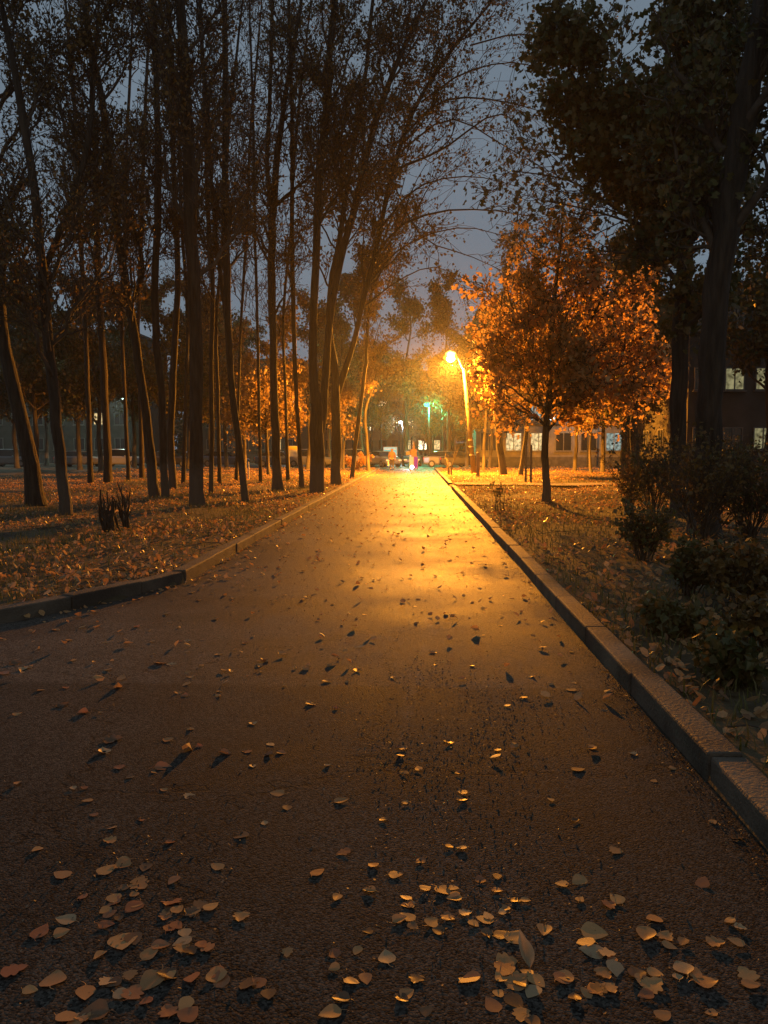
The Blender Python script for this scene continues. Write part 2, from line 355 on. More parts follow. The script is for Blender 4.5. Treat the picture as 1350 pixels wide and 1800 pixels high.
# cross street beyond the end of the path
def sheet(name, x0, x1, y0, y1, z, mat):
    return tag(link(name, np_mesh(name, [(x0, y0, z), (x1, y0, z), (x1, y1, z), (x0, y1, z)], [(0, 1, 2, 3)]), mat), kind='structure')
sheet('road', -90, 60, 66.2, 80, 0.0, M['road'])
M['paving'] = noisy('pale_paving', (0.5, 0.5, 0.48), (0.66, 0.66, 0.62), 0.6, 3)
sheet('crossing_slab', -3.0, 0.6, 64.6, 66.0, 0.015, M['paving'])
sheet('far_pavement', -90, 60, 80.2, 84, 0.03, M['dirt'])

def kerb_run(pts, name='kerb', seed=0, side=-1, blk=1.4, skip=None, label=None):
    """row of concrete kerb blocks along pts (inner face on the line), one object"""
    mb = MB(); rr = random.Random(seed)
    for (x0, y0), (x1, y1) in zip(pts, pts[1:]):
        Ld = math.hypot(x1 - x0, y1 - y0); n = max(1, round(Ld / blk)); ux, uy = (x1 - x0) / Ld, (y1 - y0) / Ld
        nxn, nyn = -uy * side, ux * side
        for i in range(n):
            c = (i + .5) * Ld / n; cx, cyy = x0 + ux * c + nxn * KW / 2, y0 + uy * c + nyn * KW / 2
            if skip and skip[0] < cyy < skip[1]: continue
            mb.box((cx + rr.uniform(-.008, .008), cyy, KH / 2 - .06 + rr.uniform(-.008, .008)), (Ld / n - .003, KW, KH + .12), math.atan2(uy, ux) + rr.uniform(-.006, .006), bevel=0.016)
    o = mb.build(name, M['kerb' if name == 'kerb' else 'concrete']); tag(o, label, 'kerb', 'concrete kerbs along the path'); return o
M['kerb'] = M['concrete']
kerb_run([(LX_R, -6), (LX_R, 63)], seed=1, side=-1, skip=SIDE, label='long straight concrete kerb on the right side of the path')
kerb_run([(-2.92, 9.55), (-2.92, 63)], seed=2, side=1, label='straight concrete kerb on the left side running to the far end')
kerb_run(list(reversed(left_near)), seed=3, side=1, label='shadowed concrete kerb bending away to the left in the foreground')

# ---------------------------------------------------------------- vectorised trees
def tubes(P, Rr, n):
    """P (N,K,3), Rr (N,K) -> verts, quads"""
    Nn, K, _ = P.shape
    T = np.gradient(P, axis=1); T /= np.linalg.norm(T, axis=2, keepdims=True) + 1e-9
    ref = np.where(np.abs(T[:, :1, 2:3]) > 0.8, np.array([[[1., 0, 0]]]), np.array([[[0, 0, 1.]]]))
    A = np.cross(T, np.broadcast_to(ref, T.shape)); A /= np.linalg.norm(A, axis=2, keepdims=True) + 1e-9
    B = np.cross(T, A)
    ang = np.arange(n) * 2 * np.pi / n
    V = P[:, :, None, :] + Rr[:, :, None, None] * (A[:, :, None, :] * np.cos(ang)[None, None, :, None] + B[:, :, None, :] * np.sin(ang)[None, None, :, None])
    idx = np.arange(Nn * K * n).reshape(Nn, K, n); r = np.roll(idx, -1, axis=2)
    F = np.stack([idx[:, :-1], r[:, :-1], r[:, 1:], idx[:, 1:]], axis=-1).reshape(-1, 4)
    return V.reshape(-1, 3), F
def sample(P, t):                   # P (N,K,3), t (N,) in 0..1
    K = P.shape[1]; f = np.clip(t, 0, 0.9999) * (K - 1); i = f.astype(int); a = (f - i)[:, None]
    n = np.arange(len(P)); p = P[n, i] * (1 - a) + P[n, i + 1] * a
    d = P[n, i + 1] - P[n, i]; d /= np.linalg.norm(d, axis=1, keepdims=True) + 1e-9
    return p, d
def grow(P, Rr, per, t0, t1, ang, length, K, rr, up=0.15, droop=0.0, wob=0.06, rscale=0.55, rmin=0.005, lfall=0.6):
    """children of every polyline"""
    Nn = len(P); idx = np.repeat(np.arange(Nn), per); n = len(idx)
    t = t0 + (t1 - t0) * rr.random(n)
    p, d = sample(P[idx], t)
    rnd = rr.normal(size=(n, 3)); side = rnd - d * np.sum(rnd * d, axis=1, keepdims=True); side /= np.linalg.norm(side, axis=1, keepdims=True) + 1e-9
    a = ang[0] + (ang[1] - ang[0]) * rr.random(n)
    dd = d * np.cos(a)[:, None] + side * np.sin(a)[:, None]; dd[:, 2] += up; dd /= np.linalg.norm(dd, axis=1, keepdims=True)
    Lp = np.linalg.norm(P[idx, -1] - P[idx, 0], axis=1)
    Ln = (length[0] + (length[1] - length[0]) * rr.random(n)) * (1 - lfall * t)
    if length[1] <= 1.0: Ln = Ln * Lp
    s = np.linspace(0, 1, K)
    Q = p[:, None, :] + dd[:, None, :] * (Ln[:, None] * s[None, :])[:, :, None]
    Q[:, :, 2] += (Ln[:, None] * (0.5 * up - droop) * s[None, :] ** 2)
    w = np.cumsum(rr.normal(size=(n, K, 3)) * wob, axis=1) * Ln[:, None, None] * 0.5; w[:, 0] = 0
    Q += w
    Kp = Rr.shape[1]; f = np.clip(t, 0, .999) * (Kp - 1); i = f.astype(int)
    r0 = np.maximum(Rr[idx, i] * rscale, rmin * 1.4)
    RQ = r0[:, None] * (1 - 0.78 * s[None, :]); RQ = np.maximum(RQ, rmin)
    return Q, RQ
def leaves_on(P, per, size, rr, spread=0.12, hang=0.5, t0=0.15, shape=0):
    Nn = len(P); idx = np.repeat(np.arange(Nn), per); n = len(idx)
    p, d = sample(P[idx], t0 + (1 - t0) * rr.random(n))
    p = p + rr.normal(size=(n, 3)) * spread
    ax = rr.normal(size=(n, 3)); ax[:, 2] -= hang * 2; ax /= np.linalg.norm(ax, axis=1, keepdims=True)
    rn = rr.normal(size=(n, 3)); sd = np.cross(ax, rn); sd /= np.linalg.norm(sd, axis=1, keepdims=True) + 1e-9
    nm = np.cross(ax, sd)
    Ls = size * (0.55 + 0.9 * rr.random(n)); W = Ls * (0.32 + 0.2 * rr.random(n)); c = Ls * (rr.random(n) - .3) * 0.4
    e = lambda x: x[:, None]
    v0 = p; v1 = p + ax * e(Ls * .35) + sd * e(W) + nm * e(c); v2 = p + ax * e(Ls); v3 = p + ax * e(Ls * .35) - sd * e(W) + nm * e(c)
    if shape == 0:
        V = np.stack([v0, v1, v2, v3], axis=1).reshape(-1, 3); b = np.arange(n)[:, None] * 4
        F = np.concatenate([b + np.array([[0, 1, 2]]), b + np.array([[0, 2, 3]])]).reshape(-1, 3)
    else:                           # broad leaf with five points
        v1b = p + ax * e(Ls * .75) + sd * e(W * .95) + nm * e(c); v3b = p + ax * e(Ls * .75) - sd * e(W * .95) + nm * e(c)
        m1 = p + ax * e(Ls * .55) + sd * e(W * .45) + nm * e(c * .4); m3 = p + ax * e(Ls * .55) - sd * e(W * .45) + nm * e(c * .4)
        v1 = p + ax * e(Ls * .22) + sd * e(W * 1.0) + nm * e(c); v3 = p + ax * e(Ls * .22) - sd * e(W * 1.0) + nm * e(c)
        V = np.stack([v0, v1, m1, v1b, v2, v3b, m3, v3], axis=1).reshape(-1, 3); b = np.arange(n)[:, None] * 8
        F = np.concatenate([b + np.array([t]) for t in ([0, 1, 2], [2, 3, 4], [0, 2, 6], [2, 4, 6], [6, 4, 5], [0, 6, 7])]).reshape(-1, 3)
    return V, F
def joinVF(parts):
    Vs, Fs, o = [], [], 0
    for V, F in parts:
        Vs.append(V); Fs.append(np.asarray(F) + o); o += len(V)
    return np.concatenate(Vs), np.concatenate(Fs)
def smooth_line(pts, rad, K):
    """Catmull-Rom through the points; returns (1,K,3),(1,K)"""
    pts = np.array([list(p) for p in pts], float); rad = np.array(rad, float); n = len(pts)
    seg = np.concatenate([[0], np.cumsum(np.linalg.norm(np.diff(pts, axis=0), axis=1))]); s = np.linspace(0, seg[-1], K)
    tan = np.gradient(pts, seg, axis=0)
    outp = np.empty((K, 3))
    for q, sv in enumerate(s):
        i = min(np.searchsorted(seg, sv, side='right') - 1, n - 2); h = seg[i + 1] - seg[i]; t = (sv - seg[i]) / h
        outp[q] = (2 * t**3 - 3 * t**2 + 1) * pts[i] + (t**3 - 2 * t**2 + t) * h * tan[i] + (-2 * t**3 + 3 * t**2) * pts[i + 1] + (t**3 - t**2) * h * tan[i + 1]
    return outp[None], np.interp(s, seg, rad)[None]

def tree(name, base, stems, label, group, cat='tree', seed=1, h0=5.0, limbs=14, limb_len=(2.5, 4.5), limb_ang=(0.4, 0.95), br=9, tw=8, lv=2,
         leaf=0.085, lmat='leaf_dry', bark='bark_wash', up=0.25, droop=0.0, spread=0.12, shape=0, flare=1.28, t1=0.98, trunk_n=12, twr=0.009, hang=0.5, extra_limbs=None):
    """stems: list of (points, radii) in world space. Parts: trunk (> stems), branches, foliage"""
    rr = np.random.default_rng(seed); base = Vector(base); root = empty(name, base, label, cat, group)
    b = np.array(base); tv = []; lim = []
    for si, (pts, rad) in enumerate(stems):
        K = 26
        P, Rr = smooth_line([np.array(p) - b for p in pts], rad, K)
        zz = P[0, :, 2]
        if si == 0: Rr = Rr * (1 + (flare - 1) * np.exp(-np.maximum(zz, 0)[None] / 0.22))
        wv = rr.normal(size=(1, K, 3)) * Rr[:, :, None] * 0.10; wv[:, 0] = 0; P = P + wv; Rr = Rr * (1 + rr.normal(size=Rr.shape) * 0.035)
        V_, F_ = tubes(P, Rr, trunk_n)
        tv.append((V_, F_))
        f0 = np.clip((h0 - zz[0]) / (zz[-1] - zz[0]), 0.02, 0.95) if zz[-1] > h0 else 0.9
        nl = max(2, int(limbs * (1 - f0) * (1 if si == 0 else .8)))
        lim.append(grow(P, Rr, nl, f0, t1, limb_ang, limb_len, 9, rr, up=up, droop=droop, wob=0.05, rscale=0.42, rmin=0.012, lfall=0.55))
    if extra_limbs:
        for pts, r0 in extra_limbs:
            P, Rr = smooth_line([np.array(p) - b for p in pts], list(np.linspace(r0, 0.012, len(pts))), 9); lim.append((P, Rr))
    tro = link('trunk', np_mesh('trunk', *joinVF(tv), True), M[bark], root)
    LP = np.concatenate([a for a, _ in lim]); LR = np.concatenate([a for _, a in lim])
    BP, BR = grow(LP, LR, br, 0.15, 0.98, (0.5, 1.0), (0.35, 0.65), 6, rr, up=up * .6, droop=droop * 1.2, rscale=0.55, rmin=0.008, wob=.08, lfall=.5)
    TP, TR = grow(BP, BR, tw, 0.15, 1.0, (0.4, 1.0), (0.35, 0.7), 4, rr, up=0.05, droop=droop * 1.5, rscale=0.6, rmin=twr, wob=.1, lfall=.4)
    link('branches', np_mesh('branches', *joinVF([tubes(LP, LR, 6), tubes(BP, BR, 4), tubes(TP, TR, 3)]), True), M['twig'], root)
    if lv:
        V_, F_ = leaves_on(TP, lv, leaf, rr, spread, hang, shape=shape)
        link('foliage', np_mesh('foliage', V_, F_), M[lmat], root)
    return root

def pxstem(Y, pts, extend=0.0, dy=None):
    """pixel polyline [(u, v, width_px)] at depth Y -> points, radii"""
    P, Rd = [], []
    for i, (u, v, wpx) in enumerate(pts):
        yy = Y + (dy[i] if dy else 0)
        P.append(px(u, v, yy)); Rd.append(wpx / 2 / 1350 * yy)
    if extend:
        d = (P[-1] - P[-2]).normalized(); P.append(P[-1] + d * extend * .5); Rd.append(Rd[-1] * .6); P.append(P[-1] + (d + Vector((0, 0, .3))).normalized() * extend * .5); Rd.append(0.02)
    return P, Rd
def ptree(base_uv, stems, extend=3.0, gh=0.1, **kw):
    b = gp(*base_uv, gh); Y = b.y; SS = []
    for i, st in enumerate(stems):
        dy = [rand_dy(j, i) for j in range(len(st))]
        P, Rd = pxstem(Y, st, extend, dy)
        if i == 0: P[0] = b - Vector((0, 0, .25))
        SS.append((P, Rd))
    return tree(base=b, stems=SS, **kw)
def rand_dy(j, i): return (0.12 * j * (1 if i % 2 else -1)) if j else 0.0
LG = 'tall trees in the grove left of the path'
# left grove, near to far
ptree((65, 886), [[(65, 886, 33), (50, 790, 26), (25, 690, 23), (8, 600, 21), (-5, 450, 24), (-15, 250, 20), (-30, 0, 16)]], name='lime_tree', label='thick dark tree leaning out of the left edge of the photo', group=LG, seed=11, h0=4.5, limbs=26, limb_len=(2.5, 4.5), lv=4, bark='bark')
ptree((116, 902), [[(116, 902, 22), (108, 820, 18), (97, 720, 19), (85, 600, 18), (75, 480, 17), (55, 300, 14), (20, 100, 11), (0, 0, 9)], [(75, 480, 12), (110, 400, 10), (155, 250, 9), (165, 120, 7)]], name='lime_tree', label='second trunk from the left edge with a lit right flank at its foot', group=LG, seed=12, h0=3.2, limbs=26, limb_len=(2.2, 4.0), lv=4)
ptree((190, 848), [[(190, 852, 15), (186, 740, 13), (180, 620, 12), (172, 480, 11), (168, 300, 9), (160, 120, 6)]], name='lime_tree', label='dark thick trunk standing behind the multi-stemmed shrub', group=LG, seed=13, h0=4.5, limbs=22, limb_len=(3, 5), lv=4, bark='bark')
ptree((276, 877), [[(276, 877, 20), (262, 780, 16), (245, 640, 15), (228, 540, 15), (205, 400, 14), (190, 270, 13), (180, 180, 12), (160, 80, 10), (148, 0, 9)], [(228, 540, 7), (250, 480, 7), (225, 380, 6), (190, 330, 5)]], name='lime_tree', label='slim tree curving up to the left between the shrub and the thickest trunk', group=LG, seed=14, h0=4.8, limbs=24, limb_len=(1.8, 3.4))
ptree((292, 878), [[(292, 878, 14), (286, 780, 13), (283, 680, 13), (275, 600, 12), (272, 500, 12), (278, 350, 12), (276, 200, 11), (270, 0, 9)]], name='lime_tree', label='straight slim trunk with an orange lit right edge beside the curving one', group=LG, seed=15, h0=5.5, limbs=18, limb_len=(1.6, 3))
ptree((304, 862), [[(304, 862, 15), (300, 780, 13), (305, 650, 12), (312, 500, 10), (305, 300, 9), (300, 100, 7)]], name='lime_tree', label='brown lit slim trunk just left of the thickest trunk, farther back', group=LG, seed=16, h0=5.5, limbs=18, limb_len=(2, 3.6))
ptree((348, 893), [[(348, 893, 27), (346, 800, 23), (345, 650, 23), (340, 500, 23), (333, 330, 22), (328, 180, 20), (320, 60, 18), (316, 0, 17)]], name='lime_tree', label='thickest straight dark trunk of the grove, left of the path', group=LG, seed=17, h0=5.0, limbs=26, limb_len=(2, 4), extend=5)
ptree((371, 866), [[(371, 866, 9), (372, 760, 8), (371, 640, 8), (374, 500, 8), (366, 380, 8), (360, 200, 7), (352, 0, 6)]], name='lime_tree', label='thin upright trunk right of the thickest trunk', group=LG, seed=18, h0=5.5, limbs=16, limb_len=(1.6, 3))
ptree((433, 880), [[(433, 880, 12), (420, 780, 12), (408, 690, 12), (402, 600, 13), (399, 480, 13), (396, 330, 12), (397, 180, 11), (394, 0, 9)], [(397, 560, 7), (385, 460, 7), (372, 330, 6), (365, 180, 5), (350, 40, 4)]], name='lime_tree', label='slim trunk that leans left at its foot then rises straight, left of the path', group=LG, seed=19, h0=5.5, limbs=22, limb_len=(1.8, 3.4))
ptree((488, 861), [[(488, 861, 19), (485, 780, 15), (481, 650, 14), (478, 500, 14), (480, 380, 13), (487, 280, 11), (500, 180, 9), (520, 60, 7)], [(480, 380, 9), (470, 300, 8), (474, 180, 7), (478, 40, 6)], [(481, 365, 6), (520, 330, 5), (560, 300, 4)]], name='lime_tree', label='upright trunk with flared foot and bright lit edge, left of the thin one', group=LG, seed=20, h0=6, limbs=22, limb_len=(2.2, 4))
ptree((531, 860), [[(531, 860, 10), (526, 780, 7), (520, 680, 7), (516, 560, 8), (513, 420, 8), (514, 300, 7), (512, 150, 6), (508, 0, 5)]], name='lime_tree', label='very thin trunk with a bright lit edge beside the double trunk', group=LG, seed=21, h0=6.5, limbs=16, limb_len=(1.8, 3.2))
ptree((558, 866), [[(558, 866, 24), (557, 800, 25), (556, 740, 24), (551, 650, 15), (552, 540, 14), (556, 420, 13), (562, 300, 14), (572, 200, 14), (580, 100, 12), (590, 0, 10)],
                   [(562, 760, 18), (570, 690, 14), (574, 620, 13), (583, 540, 12), (600, 450, 12), (625, 360, 13), (650, 250, 11), (690, 130, 9), (740, 20, 7)]],
      name='lime_tree', label='thick double trunk forking low, beside the left kerb', group=LG, seed=22, h0=8, limbs=34, limb_len=(2.5, 5), lv=4, leaf=.10, extend=4)
ptree((592, 853), [[(592, 853, 18), (591, 780, 17), (590, 720, 17), (589, 650, 13), (580, 590, 11), (582, 500, 9), (600, 400, 9), (618, 280, 8), (640, 150, 7), (655, 0, 6)],
                   [(593, 690, 13), (610, 640, 10), (625, 590, 9), (640, 520, 9), (665, 420, 8), (690, 300, 8), (735, 180, 7), (800, 80, 6), (850, 20, 4)]],
      name='lime_tree', label='forked trunk right of the double trunk at the left kerb', group=LG, seed=23, h0=8, limbs=32, limb_len=(2.8, 5.4), lv=4, leaf=.125, extend=3,
      extra_limbs=[([px(655, 460, 34), px(700, 400, 33.5), (px(773, 372, 33)), px(865, 370, 33), px(958, 385, 32.5)], .07), ([px(700, 250, 34), px(773, 180, 33.5), px(892, 180, 33), px(964, 200, 33)], .06),
                   ([px(690, 300, 34), px(773, 265, 33.5), px(878, 200, 33), px(931, 230, 32)], .06), ([px(648, 500, 34), px(700, 440, 34), px(812, 400, 34), px(905, 420, 33)], .05), ([px(640, 540, 34), px(690, 500, 34), px(753, 470, 34), px(839, 500, 33)], .045), ([px(740, 180, 34), px(812, 130, 33.5), px(905, 110, 33), px(997, 140, 32.5)], .045), ([px(670, 400, 34), px(733, 330, 33.5), px(826, 310, 33), px(918, 330, 32.5)], .05), ([px(700, 270, 34), px(786, 210, 33.5), px(892, 260, 33), px(964, 300, 32.5)], .045), ([px(826, 80, 34), px(918, 60, 33.5), px(997, 90, 33), px(1024, 130, 32.5)], .035), ([px(690, 320, 34), px(746, 420, 34.5), px(826, 450, 35), px(892, 480, 35)], .04)])
ptree((618, 841), [[(618, 841, 8), (625, 780, 8), (634, 710, 7), (643, 640, 6), (647, 560, 5), (655, 500, 5), (668, 440, 4), (690, 380, 3)]], name='lime_tree', label='thin leaning tree closest to the left kerb and the walker', group=LG, seed=24, h0=6.5, limbs=26, limb_len=(2.2, 4.2), lv=5, leaf=.12, extend=2)
for k_, (u0, v0, w0, u1, u2) in enumerate([(226, 846, 6, 214, 232), (322, 852, 6, 330, 300), (386, 850, 6, 380, 420), (458, 848, 5, 452, 440), (506, 846, 5, 498, 540), (250, 842, 7, 243, 262), (160, 850, 8, 150, 120), (415, 846, 5, 424, 455)]):
    lab_ = ['thin dark tree in the gap right of the cut shrub, farther back', 'thin tree between the lit slim trunks and the thickest trunk, far back', 'thin tree right of the thin upright trunk, far back', 'thin tree left of the flared trunk, far back', 'thin tree right of the flared trunk, far back', 'slender far trunk just left of the curving slim tree', 'slender dark tree left of the straight dark trunk', 'thin tree just left of the trunk leaning at its foot, upper part'][k_]
    um = (u0 + u1) / 2
    ptree((u0, v0), [[(u0, v0, w0 * 1.3), (um, 700, w0), (u1, 560, w0), ((u1 * 2 + u2) / 3, 400, w0), ((u1 + u2) / 2, 250, w0 * .9), (u2, 60, w0 * .7)]], name='lime_tree', label=lab_, group=LG, seed=140 + k_, h0=6, limbs=24, limb_len=(2.2, 4.2), limb_ang=(.3, .75), lv=1, br=8, tw=6, bark='bark')
# right side
RG = 'trees right of the path'
ptree((962, 883), [[(962, 883, 15), (960, 830, 13), (958, 780, 12), (965, 700, 11), (968, 620, 9), (975, 520, 7), (985, 430, 5)], [(962, 720, 7), (1000, 640, 6), (1040, 560, 5), (1070, 500, 3)], [(960, 760, 6), (1010, 700, 5), (1060, 660, 4), (1100, 640, 3)], [(960, 740, 6), (940, 670, 5), (915, 590, 4), (900, 540, 3)]],
      name='chestnut_tree', label='low spreading tree with a glowing orange crown right of the lamp', group=RG, seed=31, h0=1.9, limbs=32, limb_len=(1.3, 3.0), limb_ang=(0.7, 1.5), up=0.12, br=7, tw=5, lv=3, leaf=0.14, lmat='leaf_orange', extend=0.6, shape=1, spread=.18)
ptree((886, 836), [[(886, 836, 13), (878, 780, 12), (873, 720, 12), (876, 640, 12), (882, 570, 10), (890, 500, 7), (900, 440, 5)]], name='maple_tree', label='tree with lit trunk directly right of the street lamp pole', group=RG, seed=32, h0=3.2, limbs=34, limb_len=(1.6, 3.0), leaf=0.15, lmat='leaf_amber', lv=3, br=7, tw=7, shape=1, spread=.2)
ptree((913, 838), [[(913, 838, 9), (920, 800, 8), (926, 750, 7), (930, 680, 6), (935, 600, 5)]], name='maple_tree', label='short dark leaning trunk between the lit trunk and two thin posts', group=RG, seed=33, h0=3.2, limbs=12, limb_len=(1., 2.), leaf=0.15, lmat='leaf_amber', lv=5, shape=1, spread=.2, extend=1)
ptree((1196, 905), [[(1196, 905, 36), (1192, 800, 30), (1193, 700, 28), (1197, 560, 27), (1205, 430, 26), (1215, 300, 24), (1222, 150, 18), (1228, 0, 14)], [(1213, 310, 13), (1228, 200, 12), (1240, 60, 10)], [(1205, 430, 12), (1180, 350, 10), (1140, 290, 8), (1105, 250, 5)]],
      name='chestnut_tree', label='large dark trunk behind the bushes, under broad leaves meeting open sky', group=RG, seed=34, h0=4.2, limbs=52, limb_len=(1.2, 2.2), limb_ang=(0.8, 1.4), br=8, tw=7, lv=3, leaf=0.15, lmat='leaf_green', shape=1, spread=.2,
      extra_limbs=[([px(1203, 440, 21), px(1130, 400, 21.5), px(1040, 370, 22), px(940, 350, 22)], .05), ([px(1208, 400, 21), px(1130, 330, 21), px(1030, 280, 21.5), px(930, 262, 22)], .05), ([px(1205, 420, 21), px(1120, 300, 20.5), px(1070, 220, 20.5), px(1030, 180, 20.5)], .05),
                   ([px(1203, 470, 21), px(1140, 450, 22), px(1050, 440, 22.5), px(960, 420, 23)], .05), ([px(1205, 440, 21), px(1100, 380, 20), px(1010, 320, 20), px(900, 300, 20)], .045), ([px(1215, 300, 21), px(1150, 210, 21), px(1090, 140, 21), px(1060, 80, 21)], .04)])
ptree((1236, 935), [[(1236, 935, 52), (1240, 820, 46), (1247, 690, 42), (1258, 540, 42), (1272, 420, 44), (1290, 300, 44), (1312, 180, 40), (1335, 60, 36), (1350, -40, 34)]],
      name='maple_tree', label='thickest leaning dark trunk at the right side before the building', group=RG, seed=35, h0=4.5, limbs=22, limb_len=(2.5, 4), lv=5, leaf=.13, lmat='leaf_green', shape=1)

# ---------------------------------------------------------------- far trees: four kinds, copied
FG = 'small trees across the lit verge and along the far street'
def gen_tree(h, r, seed, lm, leaf, name='young_tree', limbs=22, h0=1.8, lv=6, lrad=1.6, spread=.2, droop=0.0):
    rr = random.Random(seed); pts = [(0, 0, -.2)] + [(rr.uniform(-.15, .15) * k, rr.uniform(-.15, .15) * k, h * k / 5) for k in range(1, 6)]
    return tree(name, (0, 0, 0), [(pts, [r * (1 - .17 * k) for k in range(6)])], 'x', FG, seed=seed, h0=h0, limbs=limbs, limb_len=(lrad * .8, lrad * 1.6), limb_ang=(.7, 1.25), leaf=leaf, lmat=lm, lv=lv, spread=spread, bark='bark_wash', droop=droop, shape=0, tw=6)
protoA = gen_tree(8.5, .11, 51, 'leaf_amber', .17, lv=6, lrad=1.9)
protoB = gen_tree(12.5, .16, 52, 'leaf_dry', .17, h0=3.0, limbs=26, lrad=2.4, lv=7)
protoC = gen_tree(6.5, .08, 53, 'leaf_amber', .15, h0=1.6, limbs=20, lrad=1.4, lv=6)
protoE = gen_tree(10.5, .13, 57, 'leaf_amber', .17, h0=4.6, limbs=24, lrad=2.2, lv=4)
protoD = gen_tree(14, .2, 54, 'leaf_green', .2, h0=2.4, limbs=30, lrad=2.8, lv=8)
far = [  # proto, u, depth, scale, rotation, label
 (0, 472, 44, 1.05, 0, 'small orange-leaved tree with a lit slim trunk, far left behind the flared trunk'),
 (2, 508, 52, 1.1, 1, 'slim lit sapling between the flared trunk and the thin trunk, far back'),
 (0, 430, 50, 1.1, 2, 'orange-leaved tree behind the leaning-foot trunk on the left'),
 (1, 398, 56, 1.0, 3, 'tall far tree behind the thin trunk beside the thickest one'),
 (1, 540, 57, 1.0, 1.2, 'tall far tree seen behind the double trunk'),
 (2, 603, 58, 1.1, 4, 'low far tree glowing between the forked trunk and thin leaning tree'),
 (1, 330, 60, 1.1, .6, 'far tree behind the thickest trunk of the grove'),
 (3, 235, 62, 1.0, 2.1, 'dense dark tree far behind the curving slim tree'),
 (3, 140, 58, 1.0, 3.3, 'dense dark tree far behind the shrub on the left'),
 (3, 30, 60, 1.0, 4.4, 'dense dark tree far back at the left edge'),
 (3, 640, 88, .9, 5.1, 'dark dense tree across the street, left of the walker'),
 (1, 668, 90, .8, .3, 'bare-topped tree across the street straight behind the teal sign'),
 (1, 700, 96, .85, 1.9, 'tree across the street straight behind the black car'),
 (3, 762, 86, .8, 2.7, 'dark leafy tree under the green street light'),
 (1, 780, 84, .9, 3.5, 'tall thin tree across the street left of the lamp pole'),
 (0, 745, 92, 1.0, 4.9, 'yellow lit tree across the street behind the green street light'),
 (1, 820, 78, 1.0, 5.5, 'tree across the street behind the lamp pole'),
 (1, 860, 66, 1.0, 1.1, 'tall tree behind the wooden post right of the lamp'),
 (2, 1040, 52, 1.2, 2.2, 'leaning young tree before the grey wall on the right'),
 (1, 1100, 42, .9, .9, 'dim tree behind the bushes on the right'),
 (3, 1010, 56, .75, 0.4, 'dark tree behind the glowing orange crown'),
 (1, 580, 74, 1.1, 2.9, 'far tall tree across the verge behind the forked trunk'),
 (4, 648, 53, 1.0, .8, 'tree with glowing orange leaves reaching toward the lamp from the left kerb'),
 (1, 600, 68, 1.1, 2.2, 'tall far tree between the forked trunk and the thin leaning tree'),
 (1, 725, 104, 1.0, 3.1, 'tree farthest away straight ahead'),
 (4, 850, 56, 1.0, 2.0, 'glowing tree right behind the lamp pole'),
 (3, 80, 74, 1.1, 1.0, 'dense dark tree behind the second trunk from the left'),
 (3, 430, 78, 1.0, 2.4, 'dense far tree behind the leaning-foot trunk'),
 (3, 820, 66, .8, 5.9, 'dark tree between the lamp pole and the shop'),
 (3, 62, 50, .95, 2.2, 'dense dark tree between the two leftmost trunks, far back'),
 (3, 178, 52, .9, 4.0, 'dense dark tree right behind the straight dark trunk and the shrub'),
 (3, 285, 56, .95, 0.2, 'dense dark tree behind the lit slim trunks'),
 (3, 372, 63, .95, 5.0, 'dense tree behind the thin upright trunk on the left'),
 (3, 1118, 31, .95, 4.6, 'dark leafy tree filling the space left of the large dark trunk'),
 (3, 1345, 33, .9, 0.7, 'dark leafy tree half hiding the house at the right edge'),
 (3, 1095, 37, .8, 1.7, 'dark leafy tree between the glowing crown and the large dark trunk'),
 (3, 1160, 58, .8, 3.7, 'dark tree far behind the bushes at the house corner'),
 (3, 655, 100, 1.0, 3.9, 'dense tree far off hiding the brown block left of centre'),
 (3, 590, 82, .9, 0.9, 'dense tree across the street behind the forked trunk'),
 (3, 795, 96, .8, 1.2, 'dense tree far off left of the lamp pole'),
 (1, 638, 76, 1.5, 4.4, 'very tall thin-leaved tree across the street left of the walker'),
 (1, 712, 84, 1.5, 1.6, 'very tall thin-leaved tree across the street straight ahead'),
 (1, 790, 74, 1.35, 2.6, 'very tall thin-leaved tree rising behind the lamp'),
 (3, 1100, 46, .75, 3.0, 'dark leafy tree shading the side wall of the dark house'),
 (3, 1060, 53, .8, 5.2, 'dark leafy tree left of the dark house, farther back'),
 (3, 350, 72, 1.0, 1.4, 'dense far tree at the street behind the grove'),
]
protos = [protoA, protoB, protoC, protoD, protoE]; used = set()
for k, u, Y, s, rz, lab in far:
    o = protos[k] if k not in used else copy_tree(protos[k]); used.add(k)
    p = px(u, 790, Y); o.location = (p.x, Y, 0.05 if Y < 64 else 0.0); o.scale = (s, s, s); o.rotation_euler.z = rz; tag(o, lab, 'tree', FG)

rr_ = np.random.default_rng(99); n_ = 26000
xx_ = rr_.uniform(-160, 160, n_); top_ = 8 + 2.2 * np.sin(xx_ * .21) + 1.6 * np.sin(xx_ * .53 + 1) + rr_.normal(size=n_) * .5
P_ = np.stack([xx_, rr_.uniform(134, 146, n_), top_ * rr_.random(n_) ** .8], 1)
P_ = np.stack([P_, P_ + np.array([0, 0, .2])], 1)
tag(link('far_woods', np_mesh('far_woods', *leaves_on(P_, 1, 1.1, rr_, .2, .2, shape=1)), M['leaf_green']), 'dark far-off band of woods closing the view behind the houses', 'woods', kind='stuff')
